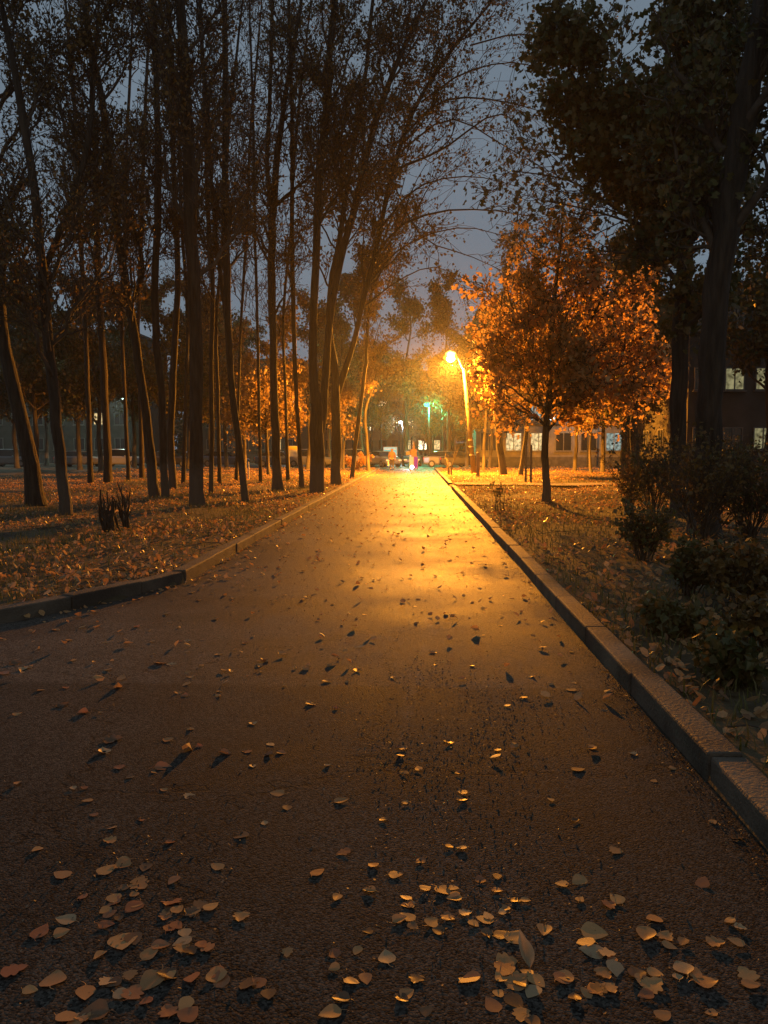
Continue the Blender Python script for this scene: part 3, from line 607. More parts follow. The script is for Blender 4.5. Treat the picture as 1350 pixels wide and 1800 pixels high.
# ---------------------------------------------------------------- shrubs
def shrub(name, base, n, h, seed, label, lmat='leaf_green', leaf=0.08, lv=6, spread=.06, lean=.35, group=None, cat='shrub', stem_r=0.014, br=7, tw=6, bark='twig', splay=0.12):
    rr = np.random.default_rng(seed); base = Vector(base); root = empty(name, base, label, cat, group)
    P = np.empty((n, 7, 3)); s = np.linspace(0, 1, 7)
    a = rr.random(n) * 2 * np.pi; r0 = rr.random(n) * splay; ln = lean * rr.random(n) ** .7 * h; hh = h * (0.6 + .4 * rr.random(n))
    for k in range(7):
        P[:, k, 0] = np.cos(a) * (r0 + ln * s[k] ** 1.4); P[:, k, 1] = np.sin(a) * (r0 + ln * s[k] ** 1.4); P[:, k, 2] = hh * s[k] - .05
    P[:, 1:] += np.cumsum(rr.normal(size=(n, 6, 3)) * .02 * h, axis=1)
    Rr = stem_r * (1.15 - .85 * s)[None] * (0.7 + .6 * rr.random(n))[:, None]
    link('stems', np_mesh('stems', *tubes(P, Rr, 6), True), M[bark], root)
    BP, BR = grow(P, Rr, br, .25, 1, (.4, .9), (.25, .5), 5, rr, up=.2, rscale=.5, rmin=.003, wob=.08)
    TP, TR = grow(BP, BR, tw, .1, 1, (.4, 1), (.3, .6), 3, rr, up=.1, rscale=.6, rmin=.002)
    link('twigs', np_mesh('twigs', *joinVF([tubes(BP, BR, 4), tubes(TP, TR, 3)]), True), M['twig'], root)
    if lv: link('foliage', np_mesh('foliage', *leaves_on(TP, lv, leaf, rr, spread, .2)), M[lmat], root)
    return root
shrub('bare_shrub', gp(192, 936, .1), 9, .95, 61, 'dark thick bare stems of a cut shrub on the left leaf litter', lv=0, stem_r=.045, br=2, tw=2, lean=.18, splay=.16, bark='bark')
shrub('bare_shrub', gp(222, 930, .1), 8, .95, 62, 'thinner bare stems right beside the cut shrub on the left', lv=0, stem_r=.03, br=3, tw=2, lean=.3, splay=.16, bark='bark')
shrub('leafy_bush', px(628, 820, 54) * 1 - Vector((0, 0, px(628, 820, 54).z - .1)), 14, 1.1, 63, 'small yellowish bush beside the far left kerb', lmat='leaf_orange', lv=8, leaf=.1, lean=.8)
shrub('sapling', gp(790, 835, .1), 4, 1.6, 64, 'small bare sapling with spread arms beside the path near the lamp', lv=0, stem_r=.04, br=4, lean=.55, cat='sapling')
shrub('weed', gp(878, 902, .1), 4, 0.75, 65, 'dark leafy weed standing alone on the right verge', leaf=.07, br=3, tw=3, lv=2, lean=.4, cat='plant')
BG = 'tangled bushes on the right verge'
for i, (u, v, h, n, lv_, lab) in enumerate([
    (1105, 900, 1.5, 14, 1, 'twiggy bush nearest the glowing tree on the right verge'), (1150, 915, 2.0, 18, 1, 'tall twiggy bush in front of the large dark trunk'),
    (1130, 985, .8, 12, 1, 'low bush close to the kerb below the twiggy bushes'), (1230, 950, 1.9, 22, 1, 'broad dark bush at the foot of the thickest leaning trunk'),
    (1315, 945, 1.8, 22, 1, 'dark bush at the right edge below the building window'), (1205, 1040, .6, 10, 2, 'dim leafy bush in the middle of the right undergrowth'),
    (1300, 1070, .75, 12, 2, 'dim leafy bush at the right edge, middle height'), (1290, 1200, .35, 8, 2, 'lowest leafy plant at the right edge near the kerb'), (1190, 1115, .3, 7, 2, 'knee-high plant beside the right kerb in the foreground'),
    (1340, 1140, .45, 9, 2, 'leafy plant cut by the right edge of the photo'), (1180, 880, 1.7, 16, 1, 'bush of long upright shoots right behind the tall twiggy bush'), (1270, 890, 2.0, 18, 1, 'farthest tall bush under the house wall')]):
    shrub('leafy_bush', gp(u, v, .1), int(n * 1.5), h, 70 + i, lab, lmat='leaf_green' if i % 3 else 'leaf_dry', leaf=.07, lv=lv_, tw=5, br=9, lean=.5, group=BG, stem_r=.011, spread=.04)

# ---------------------------------------------------------------- leaf litter and grass (uncountable)
def scatter_leaves(name, pts, size, mat, rr, flat=0.35, lift=0.02):
    n = len(pts); p = np.array(pts)
    az = rr.random(n) * 2 * np.pi; tilt = rr.normal(size=n) * flat; roll = rr.normal(size=n) * flat
    ax = np.stack([np.cos(az) * np.cos(tilt), np.sin(az) * np.cos(tilt), np.sin(tilt)], 1)
    sd = np.stack([-np.sin(az) * np.cos(roll), np.cos(az) * np.cos(roll), np.sin(roll)], 1); nm = np.cross(ax, sd)
    Ls = size * (.4 + 1.0 * rr.random(n)); W = Ls * (.3 + .18 * rr.random(n)); c = Ls * rr.normal(size=n) * .18
    e = lambda x: x[:, None]; p = p + np.array([0, 0, lift]) - ax * e(Ls * .5); p[:, 2] += Ls * (np.abs(np.sin(tilt)) * .5 + .3 * np.abs(np.sin(roll)))
    q = [p, p + ax * e(Ls * .25) + sd * e(W * .85) + nm * e(c), p + ax * e(Ls * .65) + sd * e(W * .8) + nm * e(c), p + ax * e(Ls) + nm * e(c * .8),
         p + ax * e(Ls * .65) - sd * e(W * .8) + nm * e(c), p + ax * e(Ls * .25) - sd * e(W * .85) + nm * e(c), p + ax * e(Ls * .45)]
    V = np.stack(q, 1).reshape(-1, 3); b = np.arange(n)[:, None] * 7
    F = np.concatenate([b + np.array([t]) for t in ([0, 1, 6], [1, 2, 6], [2, 3, 6], [3, 4, 6], [4, 5, 6], [5, 0, 6])]).reshape(-1, 3)
    return link(name, np_mesh(name, V, F), mat)
def verge_pts(n, x0, x1, y0, y1, rr, power=1.6, keep=None):
    outp = []
    while len(outp) < n:
        t = rr.random() ** power; y = y0 + (y1 - y0) * t
        x = x0 + (x1 - x0) * rr.random()
        xl = left_edge(y)
        if xl - KW - .02 < x < LX_R + KW + .02: continue
        if keep and not keep(x, y): continue
        outp.append((x, y, ground_h(x, y)))
    return outp
def clump(x, y): return math.sin(x * 1.3 + 2 * math.sin(y * .6)) + math.sin(y * 1.1 + x * .5) + random.uniform(-1.6, 1.6) > -0.25
pl = verge_pts(48000, -22, -2.9, 6.5, 62, rng, 1.5, clump)
pr = verge_pts(32000, 1.6, 16, 1.5, 62, rng, 1.5, clump)
tag(scatter_leaves('leaf_litter', pl + pr, .08, M['leaf_litter'], rng, .45), 'carpet of dry brown fallen leaves over both verges', 'fallen leaves', kind='stuff')
def grass(pts, rr, h=.09):
    n = len(pts); p = np.array(pts); a = rr.random(n) * 6.283; L_ = h * (.5 + rr.random(n)); w_ = .004 + .003 * rr.random(n)
    d = np.stack([np.cos(a), np.sin(a), 0 * a], 1); s = np.stack([-np.sin(a), np.cos(a), 0 * a], 1); e = lambda x: x[:, None]
    ln = rr.random(n) * .8
    v = [p - s * e(w_), p + s * e(w_), p + d * e(L_ * ln * .4) + s * e(w_ * .8) + np.array([0, 0, 1]) * e(L_ * .6), p + d * e(L_ * ln * .4) - s * e(w_ * .8) + np.array([0, 0, 1]) * e(L_ * .6), p + d * e(L_ * ln) + np.array([0, 0, 1]) * e(L_ * .95)]
    V = np.stack(v, 1).reshape(-1, 3); b = np.arange(n)[:, None] * 5
    F = np.concatenate([b + np.array([t]) for t in ([0, 1, 2], [0, 2, 3], [3, 2, 4])]).reshape(-1, 3)
    return link('grass', np_mesh('grass', V, F), M['grass'])
gk = lambda x, y: math.sin(x * .9 - 1.7 * math.sin(y * .45)) + random.uniform(-1.2, 1.2) > -.2
tag(grass(verge_pts(26000, -14, -2.9, 6.8, 45, rng, 1.7, gk) + verge_pts(26000, 1.6, 11, 1.5, 45, rng, 1.7, gk), rng, .11), 'short autumn grass between the fallen leaves on both verges', 'grass', kind='stuff')

# ---------------------------------------------------------------- leaves on the asphalt
def leaf_mesh(seed, curl, fold, heart=False, long=False, lobed=False):
    rr = random.Random(seed); nu, nv = (15 if lobed else 9), 7; V = []
    for i in range(nu):
        t = i / (nu - 1)
        wd = (math.sin(math.pi * min(1, t ** .7 * 1.0)) ** .8 if t > 0 else 0) * (.36 if not long else .2) * (1 + .25 * (1 - t))
        if lobed: wd *= 1.25 * (0.55 + .6 * abs(math.sin(3 * math.pi * t)) ** .7)
        if t >= 1: wd = 0
        for j in range(nv):
            s = (j / (nv - 1)) * 2 - 1
            x = t - .5 - (0.12 * (1 - t) * abs(s) if heart else 0); y = s * wd * (1 + .05 * rr.uniform(-1, 1))
            z = fold * abs(s) * wd * 1.6 + curl * ((t - .45) ** 2) * 1.6 + .035 * math.sin(7 * t + 3 * s + seed) + curl * .5 * s * s * wd * math.sin(3 * t + seed) + .012 * rr.uniform(-1, 1)
            V.append((x, y, z))
    F = [(i * nv + j, i * nv + j + 1, (i + 1) * nv + j + 1, (i + 1) * nv + j) for i in range(nu - 1) for j in range(nv - 1)]
    me = bpy.data.meshes.new('leaf'); bm = bmesh.new(); vs = [bm.verts.new(v) for v in V]
    for f in F: bm.faces.new([vs[k] for k in f])
    bmesh.ops.remove_doubles(bm, verts=bm.verts, dist=1e-4)
    # stalk
    b0 = Vector((-.5, 0, V[0][2])); pr_ = None
    for k in range(4):
        c = b0 + Vector((-.09 * k, .02 * k * k * (1 if seed % 2 else -1), .01 * k)); ring = [bm.verts.new(c + Vector((0, .02 * math.cos(a), .02 * math.sin(a)))) for a in (0, 2.1, 4.2)]
        if pr_:
            for q in range(3): bm.faces.new((pr_[q], pr_[(q + 1) % 3], ring[(q + 1) % 3], ring[q]))
        pr_ = ring
    zmin = sorted(v.co.z for v in bm.verts)[len(bm.verts) // 5]
    for v in bm.verts: v.co.z -= zmin
    bm.to_mesh(me); bm.free(); me.polygons.foreach_set('use_smooth', np.full(len(me.polygons), True)); return me
KINDS = []                      # (mesh, colour word, shape word)
for ci, (cm, cw) in enumerate([('leaf_path', 'ochre'), ('leaf_russet', 'russet'), ('leaf_brown', 'brown'), ('leaf_path', 'ochre'), ('leaf_pale', 'pale')]):
    for si, (cu, fo, he, sw) in enumerate([(.15, .12, True, 'flat'), (.7, .25, False, 'curled'), (.35, .75, False, 'folded'), (.5, .3, True, 'lobed')]):
        me = leaf_mesh(ci * 7 + si * 3 + 1, cu, fo, he, lobed=(sw == 'lobed')); me.materials.append(M[cm]); KINDS.append((me, cw, sw))
LEAF_PX = """425,1468,30 600,1407,26 602,1498,22 655,1520,20 696,1537,24 713,1410,14 675,1440,16 560,1532,26 592,1577,22 487,1394,26 545,1236,20 575,1197,18 628,1178,16 590,1245,14 294,1300,20 350,1312,14 335,1282,14 200,1300,28 183,1320,28 287,1348,30 271,1357,10 287,1388,16 331,1400,18 210,1349,18 229,1366,14 152,1407,18 148,1384,10 129,1385,10 164,1432,14 249,1441,16 199,1454,12 32,1376,18 65,1493,20 107,1536,30 219,1512,22 190,1527,34 300,1480,18 380,1522,26 465,1446,14 445,1272,16 433,1321,16 397,1325,24 477,1309,16 495,1323,18 470,1327,20 576,1345,14 505,1420,18 705,1314,18 703,1327,16 712,1358,18 735,1350,16 807,1357,14 790,1303,16 810,1405,20 877,1318,8 919,1226,14 890,1240,12 1018,1352,22 1042,1314,16 1115,1326,14 1183,1351,14 1150,1372,12 1062,1249,12 1001,1212,20 1119,1242,14 935,1189,14 1009,1200,10 968,1405,10 1012,1441,10 1080,1493,20 790,1487,14 811,1490,20 739,1513,20 844,1545,20 874,1541,18 986,1553,20 1016,1548,28 1073,1589,20 1020,1580,18 1282,1418,18 1254,1445,16 1297,1472,18 1236,1549,28 907,1582,18 924,1582,14 888,1597,16 712,1577,20 722,1590,22 714,1610,28 780,1565,30 798,1578,26 760,1620,30 770,1635,22 850,1615,26 857,1640,24 73,1635,36 115,1616,34 108,1640,26 185,1600,22 200,1585,26 195,1605,22 240,1590,20 235,1570,16 290,1603,16 313,1597,22 340,1600,26 290,1612,18 325,1640,26 323,1663,24 300,1630,24 215,1655,50 235,1650,34 95,1720,42 28,1703,36 150,1745,40 165,1780,44 187,1725,28 264,1725,44 255,1760,20 378,1710,30 433,1730,28 295,1775,26 333,1782,36 140,1785,20 228,1715,20 505,1675,18 647,1636,14 588,1675,24 580,1780,36 643,1720,26 620,1725,24 731,1722,20 716,1746,26 749,1778,22 820,1720,34 865,1765,34 893,1690,30 880,1717,24 910,1725,42 877,1745,18 905,1760,34 916,1785,28 938,1795,26 940,1725,16 1045,1638,42 1025,1655,30 1040,1672,40 1075,1685,16 1063,1712,24 1083,1705,30 995,1718,34 1045,1737,30 1135,1642,42 1172,1647,22 1177,1662,24 1200,1655,22 1128,1723,30 1152,1710,26 1190,1716,18 1241,1725,38 1311,1710,28 1323,1730,28 1282,1618,20 1303,1630,14 1168,1783,28 1250,1780,14 27,1165,20 40,1176,18 52,1172,14 8,1183,26 110,1240,24 72,1213,14 145,1253,20 30,1255,16 116,1209,12 122,1125,14 128,1161,10 285,1165,30 300,1168,16 330,1182,12 335,1190,14 385,1215,10 384,1223,14 326,1203,18 312,1218,14 325,1222,16 384,1150,12 100,1107,14 240,1102,10 172,1073,10 315,1128,10 330,1126,12 357,1125,10 630,1137,16 760,1147,12 830,1170,10 765,1168,8 430,1130,10 595,1158,8 850,1070,14 795,1082,12 730,1066,8 690,1190,10 1005,1145,8 915,1075,8 880,1100,8 350,1055,12 410,1050,9 640,1080,8 508,1070,7 560,1090,9 460,1180,9 500,1205,8"""
zone_word = lambda u, v: ('near the bottom of the photo' if v > 1540 else 'in the middle of the path' if v > 1280 else 'farther up the path') + (' on the left' if u < 450 else ' on the right' if u > 900 else ' in the centre')
rl = random.Random(5); placed = []
def place_leaf(p, size, u, v):
    me, cw, sw = KINDS[rl.choices(range(20), weights=[3, 3, 2, 2, 3, 2, 2, 2, 2, 2, 2, 2, 2, 2, 2, 2, 1, 1, 1, 1])[0]]
    o = bpy.data.objects.new('fallen_leaf', me); col.objects.link(o)
    o.location = p; o.rotation_euler = (rl.gauss(0, .09), rl.gauss(0, .09), rl.uniform(0, 6.28)); s = size; o.scale = (s, s * rl.uniform(.85, 1.15), s * (rl.choice((.06, .1, .16, .26)) if v > 1350 else rl.choice((.2, .35, .6))))
    z = zone_word(u, v); tag(o, f'{cw} {sw} fallen leaf on the asphalt {z}', 'fallen leaf', f'{cw} {sw} leaves on the asphalt {z}')
for tok in LEAF_PX.split():
    u, v, s = map(float, tok.split(',')); p = gp(u, v, 0.005)
    if p.x > LX_R - .03: continue
    d = math.hypot(p.y, 1.7); sz = min(.115, max(.04, s * d / 1350 * 1.0)); place_leaf(p, sz, u, v); placed.append(p)
for cx_, cy_, sx_, sy_, n_ in [(205, 1610, 60, 45, 12), (290, 1650, 60, 45, 12), (790, 1600, 60, 35, 10), (1060, 1690, 70, 45, 10), (905, 1745, 35, 40, 7), (140, 1745, 90, 40, 11), (720, 1600, 40, 40, 4), (1180, 1690, 90, 60, 7), (400, 1740, 90, 40, 6), (620, 1720, 90, 50, 5)]:
    for _ in range(n_):
        u, v = rl.gauss(cx_, sx_), rl.gauss(cy_, sy_)
        if not (5 < u < 1345 and 1470 < v < 1797): continue
        p = gp(u, v, 0.006)
        if p.x < LX_R - .05: place_leaf(p, rl.uniform(.04, .075), u, v); placed.append(p)
def to_px(p):
    q = _CM.transposed() @ (Vector(p) - Vector((0, 0, CAM_H)))
    return 675 + 1350 * q.x / -q.z, 900 - 1350 * q.y / -q.z
cand = []
while len(cand) < 2600:
    y = 2 + 60 * rl.random() ** 1.25
    xl = left_edge(y); t = rl.random()
    if rl.random() < .5: t = t ** 4.0
    elif rl.random() < .15: t = 1 - t ** 4 * .5
    x = max(xl, -9) + .05 + (LX_R - .1 - max(xl, -9)) * t
    cand.append(Vector((x, y, .005)))
cand.sort(key=lambda p: p.y)
ni = 0; rest = []
for p in cand:
    u, v = to_px(p); inside = -20 < u < 1370 and v < 1815
    if v > 1240 and inside:
        if rl.random() < .82: continue
    if inside and ni < 298 - len(placed) and v > 1000: place_leaf(p, rl.uniform(.045, .08), u, v); ni += 1
    else: rest.append(tuple(p))
tag(scatter_leaves('path_leaves', rest, .065, M['leaf_path'], rng, .28, .003), 'many small pale fallen leaves scattered over the far path', 'fallen leaves', kind='stuff')
# crumbs of leaf, bark and grit on the near asphalt, and sticks on the verges
gpts = []
while len(gpts) < 7000:
    if rl.random() < .45: c = rl.choice([(-.05, 4.2), (.45, 4.4), (.15, 3.7), (.6, 5.0), (.3, 2.9), (-1.2, 2.9), (.05, 5.6)]); x, y = rl.gauss(c[0], .22), rl.gauss(c[1], .3)
    else: y = 2 + 14 * rl.random() ** 1.3; x = rl.uniform(max(left_edge(y), -8) + .03, LX_R - .03)
    if rl.random() < .2: x = LX_R - .02 - abs(rl.gauss(0, .07))
    if y > 1.8 and max(left_edge(y), -9) < x < LX_R: gpts.append((x, y, .004))
M['grit'] = leaf_mat('grit', [(.03, .025, .02), (.16, .1, .06), (.05, .035, .025), (.3, .2, .12)], .1, .6)
tag(scatter_leaves('path_grit', gpts, .011, M['grit'], rng, .5, .001), 'crumbs of leaf and bark strewn over the near asphalt', 'debris', kind='stuff')
sv = verge_pts(420, -12, -2.9, 7, 30, rng, 1.5) + verge_pts(420, 1.6, 9, 2.5, 28, rng, 1.4)
sp_ = np.array(sv); a_ = rng.random(len(sp_)) * 6.283; l_ = .12 + .4 * rng.random(len(sp_)) ** 2
Pk = sp_[:, None, :] + np.stack([np.cos(a_), np.sin(a_), rng.normal(size=len(sp_)) * .1], 1)[:, None, :] * l_[:, None, None] * np.linspace(0, 1, 4)[None, :, None] + np.cumsum(rng.normal(size=(len(sp_), 4, 3)) * .012, axis=1) + np.array([0, 0, .045])
tag(link('fallen_sticks', np_mesh('fallen_sticks', *tubes(Pk, np.full((len(sp_), 4), .005), 4)), M['twig']), 'thin fallen sticks lying among the leaves on both verges', 'sticks', kind='stuff')
# the pale upright leaf in the foreground
me = leaf_mesh(77, .5, .9, False, True); me.materials.append(M['leaf_pale'])
o = bpy.data.objects.new('fallen_leaf', me); col.objects.link(o); p = gp(922, 1668, .03); o.location = p; o.scale = (.14, .10, .08); o.rotation_euler = (0, R(-20), R(98))
tag(o, 'long pale folded leaf standing up from the leaves at the bottom, right of centre', 'fallen leaf')

# ---------------------------------------------------------------- posts
def post(uv, top_v, wpx, name, mat, label, lean=0.0, cat='post'):
    b = gp(*uv, .1); b2 = px(uv[0], uv[1], b.y); h = px(uv[0], top_v, b.y).z - .1; r = wpx / 2 / 1350 * b.y
    mb = MB(); mb.tube([(0, 0, -.3), (0, 0, h * .5), (lean * .6, 0, h * .97), (lean * .6, 0, h)], [r * 1.05, r, r * .97, r * .7], 10)
    return tag(mb.build(name, mat, None, b), label, cat)
post((840, 838), 795, 6.5, 'wooden_post', M['wood'], 'short thick wooden post right beside the lamp pole')
post((924, 846), 782, 4, 'thin_post', M['darkmetal'], 'left one of two thin dark posts right of the lamp')
post((933, 848), 782, 4, 'thin_post', M['darkmetal'], 'right one of two thin dark posts right of the lamp')
M['whitepaint'] = noisy('white_paint', (.6, .6, .58), (.8, .8, .78), .6, 5)
post((437, 845), 812, 2.6, 'marker_post', M['whitepaint'], 'thin white marker post in the leaves left of the flared trunk')

# ---------------------------------------------------------------- buildings
M['plaster_grey'] = noisy('grey_plaster', (.11, .105, .1), (.17, .16, .15), .85, 1.5, .3, 20)
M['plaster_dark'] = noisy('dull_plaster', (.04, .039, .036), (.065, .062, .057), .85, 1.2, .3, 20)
M['plaster_tan'] = noisy('tan_plaster', (.12, .09, .065), (.2, .15, .11), .85, 1.2, .3, 20)
M['plinth'] = noisy('dark_plinth', (.04, .04, .042), (.08, .08, .08), .8, 3)
M['roof'] = noisy('roof_felt', (.05, .05, .05), (.09, .085, .08), .9, 3)
M['frame'] = noisy('window_frame', (.10, .10, .095), (.15, .15, .14), .5, 5)
m, nt_, o_ = new_mat('dark_glass'); b_ = N(nt_, 'ShaderNodeBsdfPrincipled'); b_.inputs['Base Color'].default_value = (.012, .014, .018, 1); b_.inputs['Roughness'].default_value = .08; nt_.links.new(b_.outputs[0], o_.inputs[0]); M['glass'] = m
def lit_pane(name, c, s):
    m, nt, o = new_mat(name); L = nt.links.new; e = N(nt, 'ShaderNodeEmission'); tc = N(nt, 'ShaderNodeTexCoord'); nz = N(nt, 'ShaderNodeTexNoise'); nz.inputs['Scale'].default_value = 3.5
    rp = N(nt, 'ShaderNodeValToRGB'); rp.color_ramp.elements[0].position = .35; rp.color_ramp.elements[1].position = .65
    rp.color_ramp.elements[0].color = (*[q * .25 for q in c], 1); rp.color_ramp.elements[1].color = (*c, 1); e.inputs[1].default_value = s
    L(tc.outputs['Object'], nz.inputs['Vector']); L(nz.outputs[0], rp.inputs[0]); L(rp.outputs[0], e.inputs[0]); L(e.outputs[0], o.inputs[0]); return m
M['lit_cool'] = lit_pane('lit_window_cool', (.7, .9, .8), .5)
M['lit_warm'] = lit_pane('lit_window_warm', (1, .72, .32), 1.2)
M['lit_yellow'] = lit_pane('lit_window_yellow', (.75, .68, .34), .4)
M['lit_bright'] = lit_pane('lit_window_bright', (1, .85, .55), 3.5)
_wm = {}
def window_meshes(wd, ht):
    k = (wd, ht)
    if k not in _wm:
        f = MB()
        for sx in (-1, 1): f.box((sx * (wd / 2 - .03), 0, 0), (.06, .12, ht))
        for sz in (-1, 1): f.box((0, 0, sz * (ht / 2 - .03)), (wd - .12, .12, .06))
        f.box((0, 0, 0), (.06, .10, ht - .12)); f.box((0, -.04, -ht / 2 - .05), (wd + .16, .26, .05))
        fo = f.build('frame_src', M['frame']); p = MB(); p.box((0, .02, 0), (wd - .1, .03, ht - .1)); po = p.build('pane_src', None)
        _wm[k] = (fo.data, po.data); bpy.data.objects.remove(fo); bpy.data.objects.remove(po)
    return _wm[k]
def window(parent, x, y, z, wd, ht, mat, face='front'):
    fm, pm = _wm.get((wd, ht)) or window_meshes(wd, ht)
    o = bpy.data.objects.new('window', fm); col.objects.link(o); o.parent = parent; o.location = (x, y, z)
    if face == 'left': o.rotation_euler.z = -math.pi / 2
    q = bpy.data.objects.new('pane', pm.copy()); q.data.materials.clear(); q.data.materials.append(mat); col.objects.link(q); q.parent = o
    return o
def building(name, x0, x1, y0, depth, h, label, wall, floors, fh, z0, nwin, lit, wd=1.4, ht=1.5, plinth=.9, side=0, group=None, cat='building'):
    cx = (x0 + x1) / 2; W = x1 - x0; root = empty(name, (cx, y0, 0), label, cat, group)
    MB().box((0, depth / 2, h / 2 + plinth / 2), (W, depth, h - plinth)).build('wall', wall, root)
    MB().box((0, depth / 2, plinth / 2 - .15), (W + .1, depth + .1, plinth + .3 - .004)).build('plinth', M['plinth'], root)
    rf = MB().box((0, depth / 2, h + .12), (W + .7, depth + .7, .24)).build('roof', M['roof'], root)
    for k in range(max(1, int(W // 9))):
        MB().box((-W / 2 + 3 + k * 8.5, depth * .5, .9), (.9, .6, 1.3)).build('chimney', M['plaster_dark'], rf, (0, 0, h + .12 - .1 - .0) if False else None).location = (0, 0, h)
    for f in range(floors):
        for i in range(nwin):
            window(root, -W / 2 + W * (i + .5) / nwin, -.02, z0 + f * fh, wd, ht, M[lit.get((f, i), 'glass')])
        for i in range(side):
            window(root, -W / 2 - .02, depth * (i + .5) / side, z0 + f * fh, wd, ht, M[lit.get((f, -1 - i), 'glass')], 'left')
    return root
a = px(1190, 780, 44).x
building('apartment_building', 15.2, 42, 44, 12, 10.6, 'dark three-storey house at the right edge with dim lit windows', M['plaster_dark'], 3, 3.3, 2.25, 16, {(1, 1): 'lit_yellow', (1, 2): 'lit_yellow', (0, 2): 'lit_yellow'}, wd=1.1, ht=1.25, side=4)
building('apartment_building', 6.5, 15, 78, 14, 15.5, 'tall tan building right of the lamp with a grey ground floor', M['plaster_tan'], 4, 3.1, 5.2, 4, {(1, 1): 'lit_warm', (0, 2): 'lit_cool'}, plinth=.8)
building('shop_building', 5.6, 24, 72, 5.5, 3.9, 'low grey shop front with lit windows and dark base behind the lamp', M['plaster_grey'], 1, 3, 2.3, 8, {(0, 1): 'lit_warm', (0, 2): 'lit_warm', (0, 5): 'lit_cool'}, wd=1.5, ht=1.7)
building('apartment_building', -14, 6, 116, 14, 13, 'far brown apartment block straight ahead with a few lit windows', M['plaster_tan'], 4, 2.9, 2.2, 10, {(1, 3): 'lit_bright', (2, 4): 'lit_bright', (2, 2): 'lit_warm', (1, 6): 'lit_bright', (0, 7): 'lit_bright', (0, 8): 'lit_warm', (0, 6): 'lit_warm', (3, 5): 'lit_warm'}, wd=1.3, ht=1.5)
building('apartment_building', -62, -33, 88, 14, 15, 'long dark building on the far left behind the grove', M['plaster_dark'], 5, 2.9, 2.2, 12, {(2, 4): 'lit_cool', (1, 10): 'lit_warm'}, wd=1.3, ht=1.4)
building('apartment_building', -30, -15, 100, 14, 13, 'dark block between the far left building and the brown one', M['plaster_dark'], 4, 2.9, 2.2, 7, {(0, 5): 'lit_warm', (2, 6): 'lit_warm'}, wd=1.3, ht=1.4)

# ---------------------------------------------------------------- cars
M['tyre'] = noisy('rubber', (.02, .02, .02), (.03, .03, .03), .8, 6)
M['rim'] = noisy('alloy', (.12, .12, .12), (.2, .2, .2), .45, 6, metal=.3)
M['tail'] = noisy('tail_lamp_red', (.35, .02, .02), (.4, .03, .03), .3, 4)
M['head'] = noisy('headlamp_glass', (.7, .7, .72), (.8, .8, .8), .15, 4)
def paint(name, c):
    return noisy(name, c, tuple(min(1, q * 1.15) for q in c), .28, 2, spec=.6, metal=.15)
M['c_silver'] = paint('silver_paint', (.14, .145, .15)); M['c_dark'] = paint('black_paint', (.02, .02, .024)); M['c_white'] = paint('white_car_paint', (.3, .3, .3)); M['c_blue'] = paint('blue_paint', (.05, .08, .13)); M['c_grey'] = paint('grey_paint', (.14, .145, .15))
def loft_body(secs, name, mat, root):       # secs: list of (y, halfwidth, z list outline function)
    bm = bmesh.new(); rings = []
    for y, pts in secs: rings.append([bm.verts.new((x, y, z)) for x, z in pts])
    n = len(rings[0])
    for a_, b_ in zip(rings, rings[1:]):
        for i in range(n): bm.faces.new((a_[i], a_[(i + 1) % n], b_[(i + 1) % n], b_[i]))
    bm.faces.new(rings[0][::-1]); bm.faces.new(rings[-1])
    mb = MB(); mb.bm.free(); mb.bm = bm; return mb.build(name, mat, root, smooth=False)
def car(mat, label, group='cars parked along the far street', suv=False):
    root = empty('parked_car', (0, 0, 0), label, 'car', group); hh = .18 if suv else 0
    def sec(w0, zl, zb): return [(-w0 * .92, zl), (-w0, zl + .15), (-w0, zb - .12), (-w0 * .9, zb), (w0 * .9, zb), (w0, zb - .12), (w0, zl + .15), (w0 * .92, zl)]
    body = [(-2.15, sec(.70, .38, .66)), (-2.05, sec(.80, .28, .76)), (-1.5, sec(.87, .24, .88)), (-.9, sec(.89, .22, .96)), (.6, sec(.89, .22, .98)), (1.6, sec(.88, .24, 1.0)), (2.05, sec(.82, .28, .95)), (2.15, sec(.74, .4, .84))]
    bo = loft_body(body, 'body', mat, root)
    def cab(w0, w1, z0, z1): return [(-w0, z0), (-w1, z1), (w1, z1), (w0, z0)]
    loft_body([(-1.05, cab(.78, .76, .94, .955)), (-.35, cab(.8, .66, .94, 1.38 + hh)), (.9, cab(.8, .67, .96, 1.42 + hh)), (1.75, cab(.78, .72, .96, 1.05 + hh * .5))], 'windows', M['glass'], root)
    loft_body([(-.40, cab(.665, .6, 1.375 + hh, 1.40 + hh)), (.3, cab(.68, .6, 1.40 + hh, 1.46 + hh)), (.95, cab(.675, .6, 1.415 + hh, 1.44 + hh)), (1.1, cab(.66, .6, 1.39 + hh, 1.41 + hh))], 'roof', mat, root)
    for sx in (-1, 1):
        for y in (-1.35, 1.35):
            wh = MB().tube([(sx * .72, y, .31), (sx * .93, y, .31)], .31, 18).build('wheel', M['tyre'], root)
            MB().tube([(sx * .9, y, .31), (sx * .945, y, .31)], .19, 14).build('rim', M['rim'], wh)
        MB().box((sx * .62, -2.11, .62), (.3, .1, .13), bevel=.02).build('headlight', M['head'], root)
        MB().box((sx * .68, 2.1, .78), (.22, .1, .2), bevel=.02).build('tail_light', M['tail'], root)
        MB().box((sx * .97, -.62, .98), (.18, .12, .11), bevel=.03).build('mirror', mat, root)
    return root
cars = [car(M['c_silver'], 'x'), car(M['c_dark'], 'x'), car(M['c_white'], 'x', suv=True), car(M['c_grey'], 'x', suv=True), car(M['c_blue'], 'x')]
usedc = set()
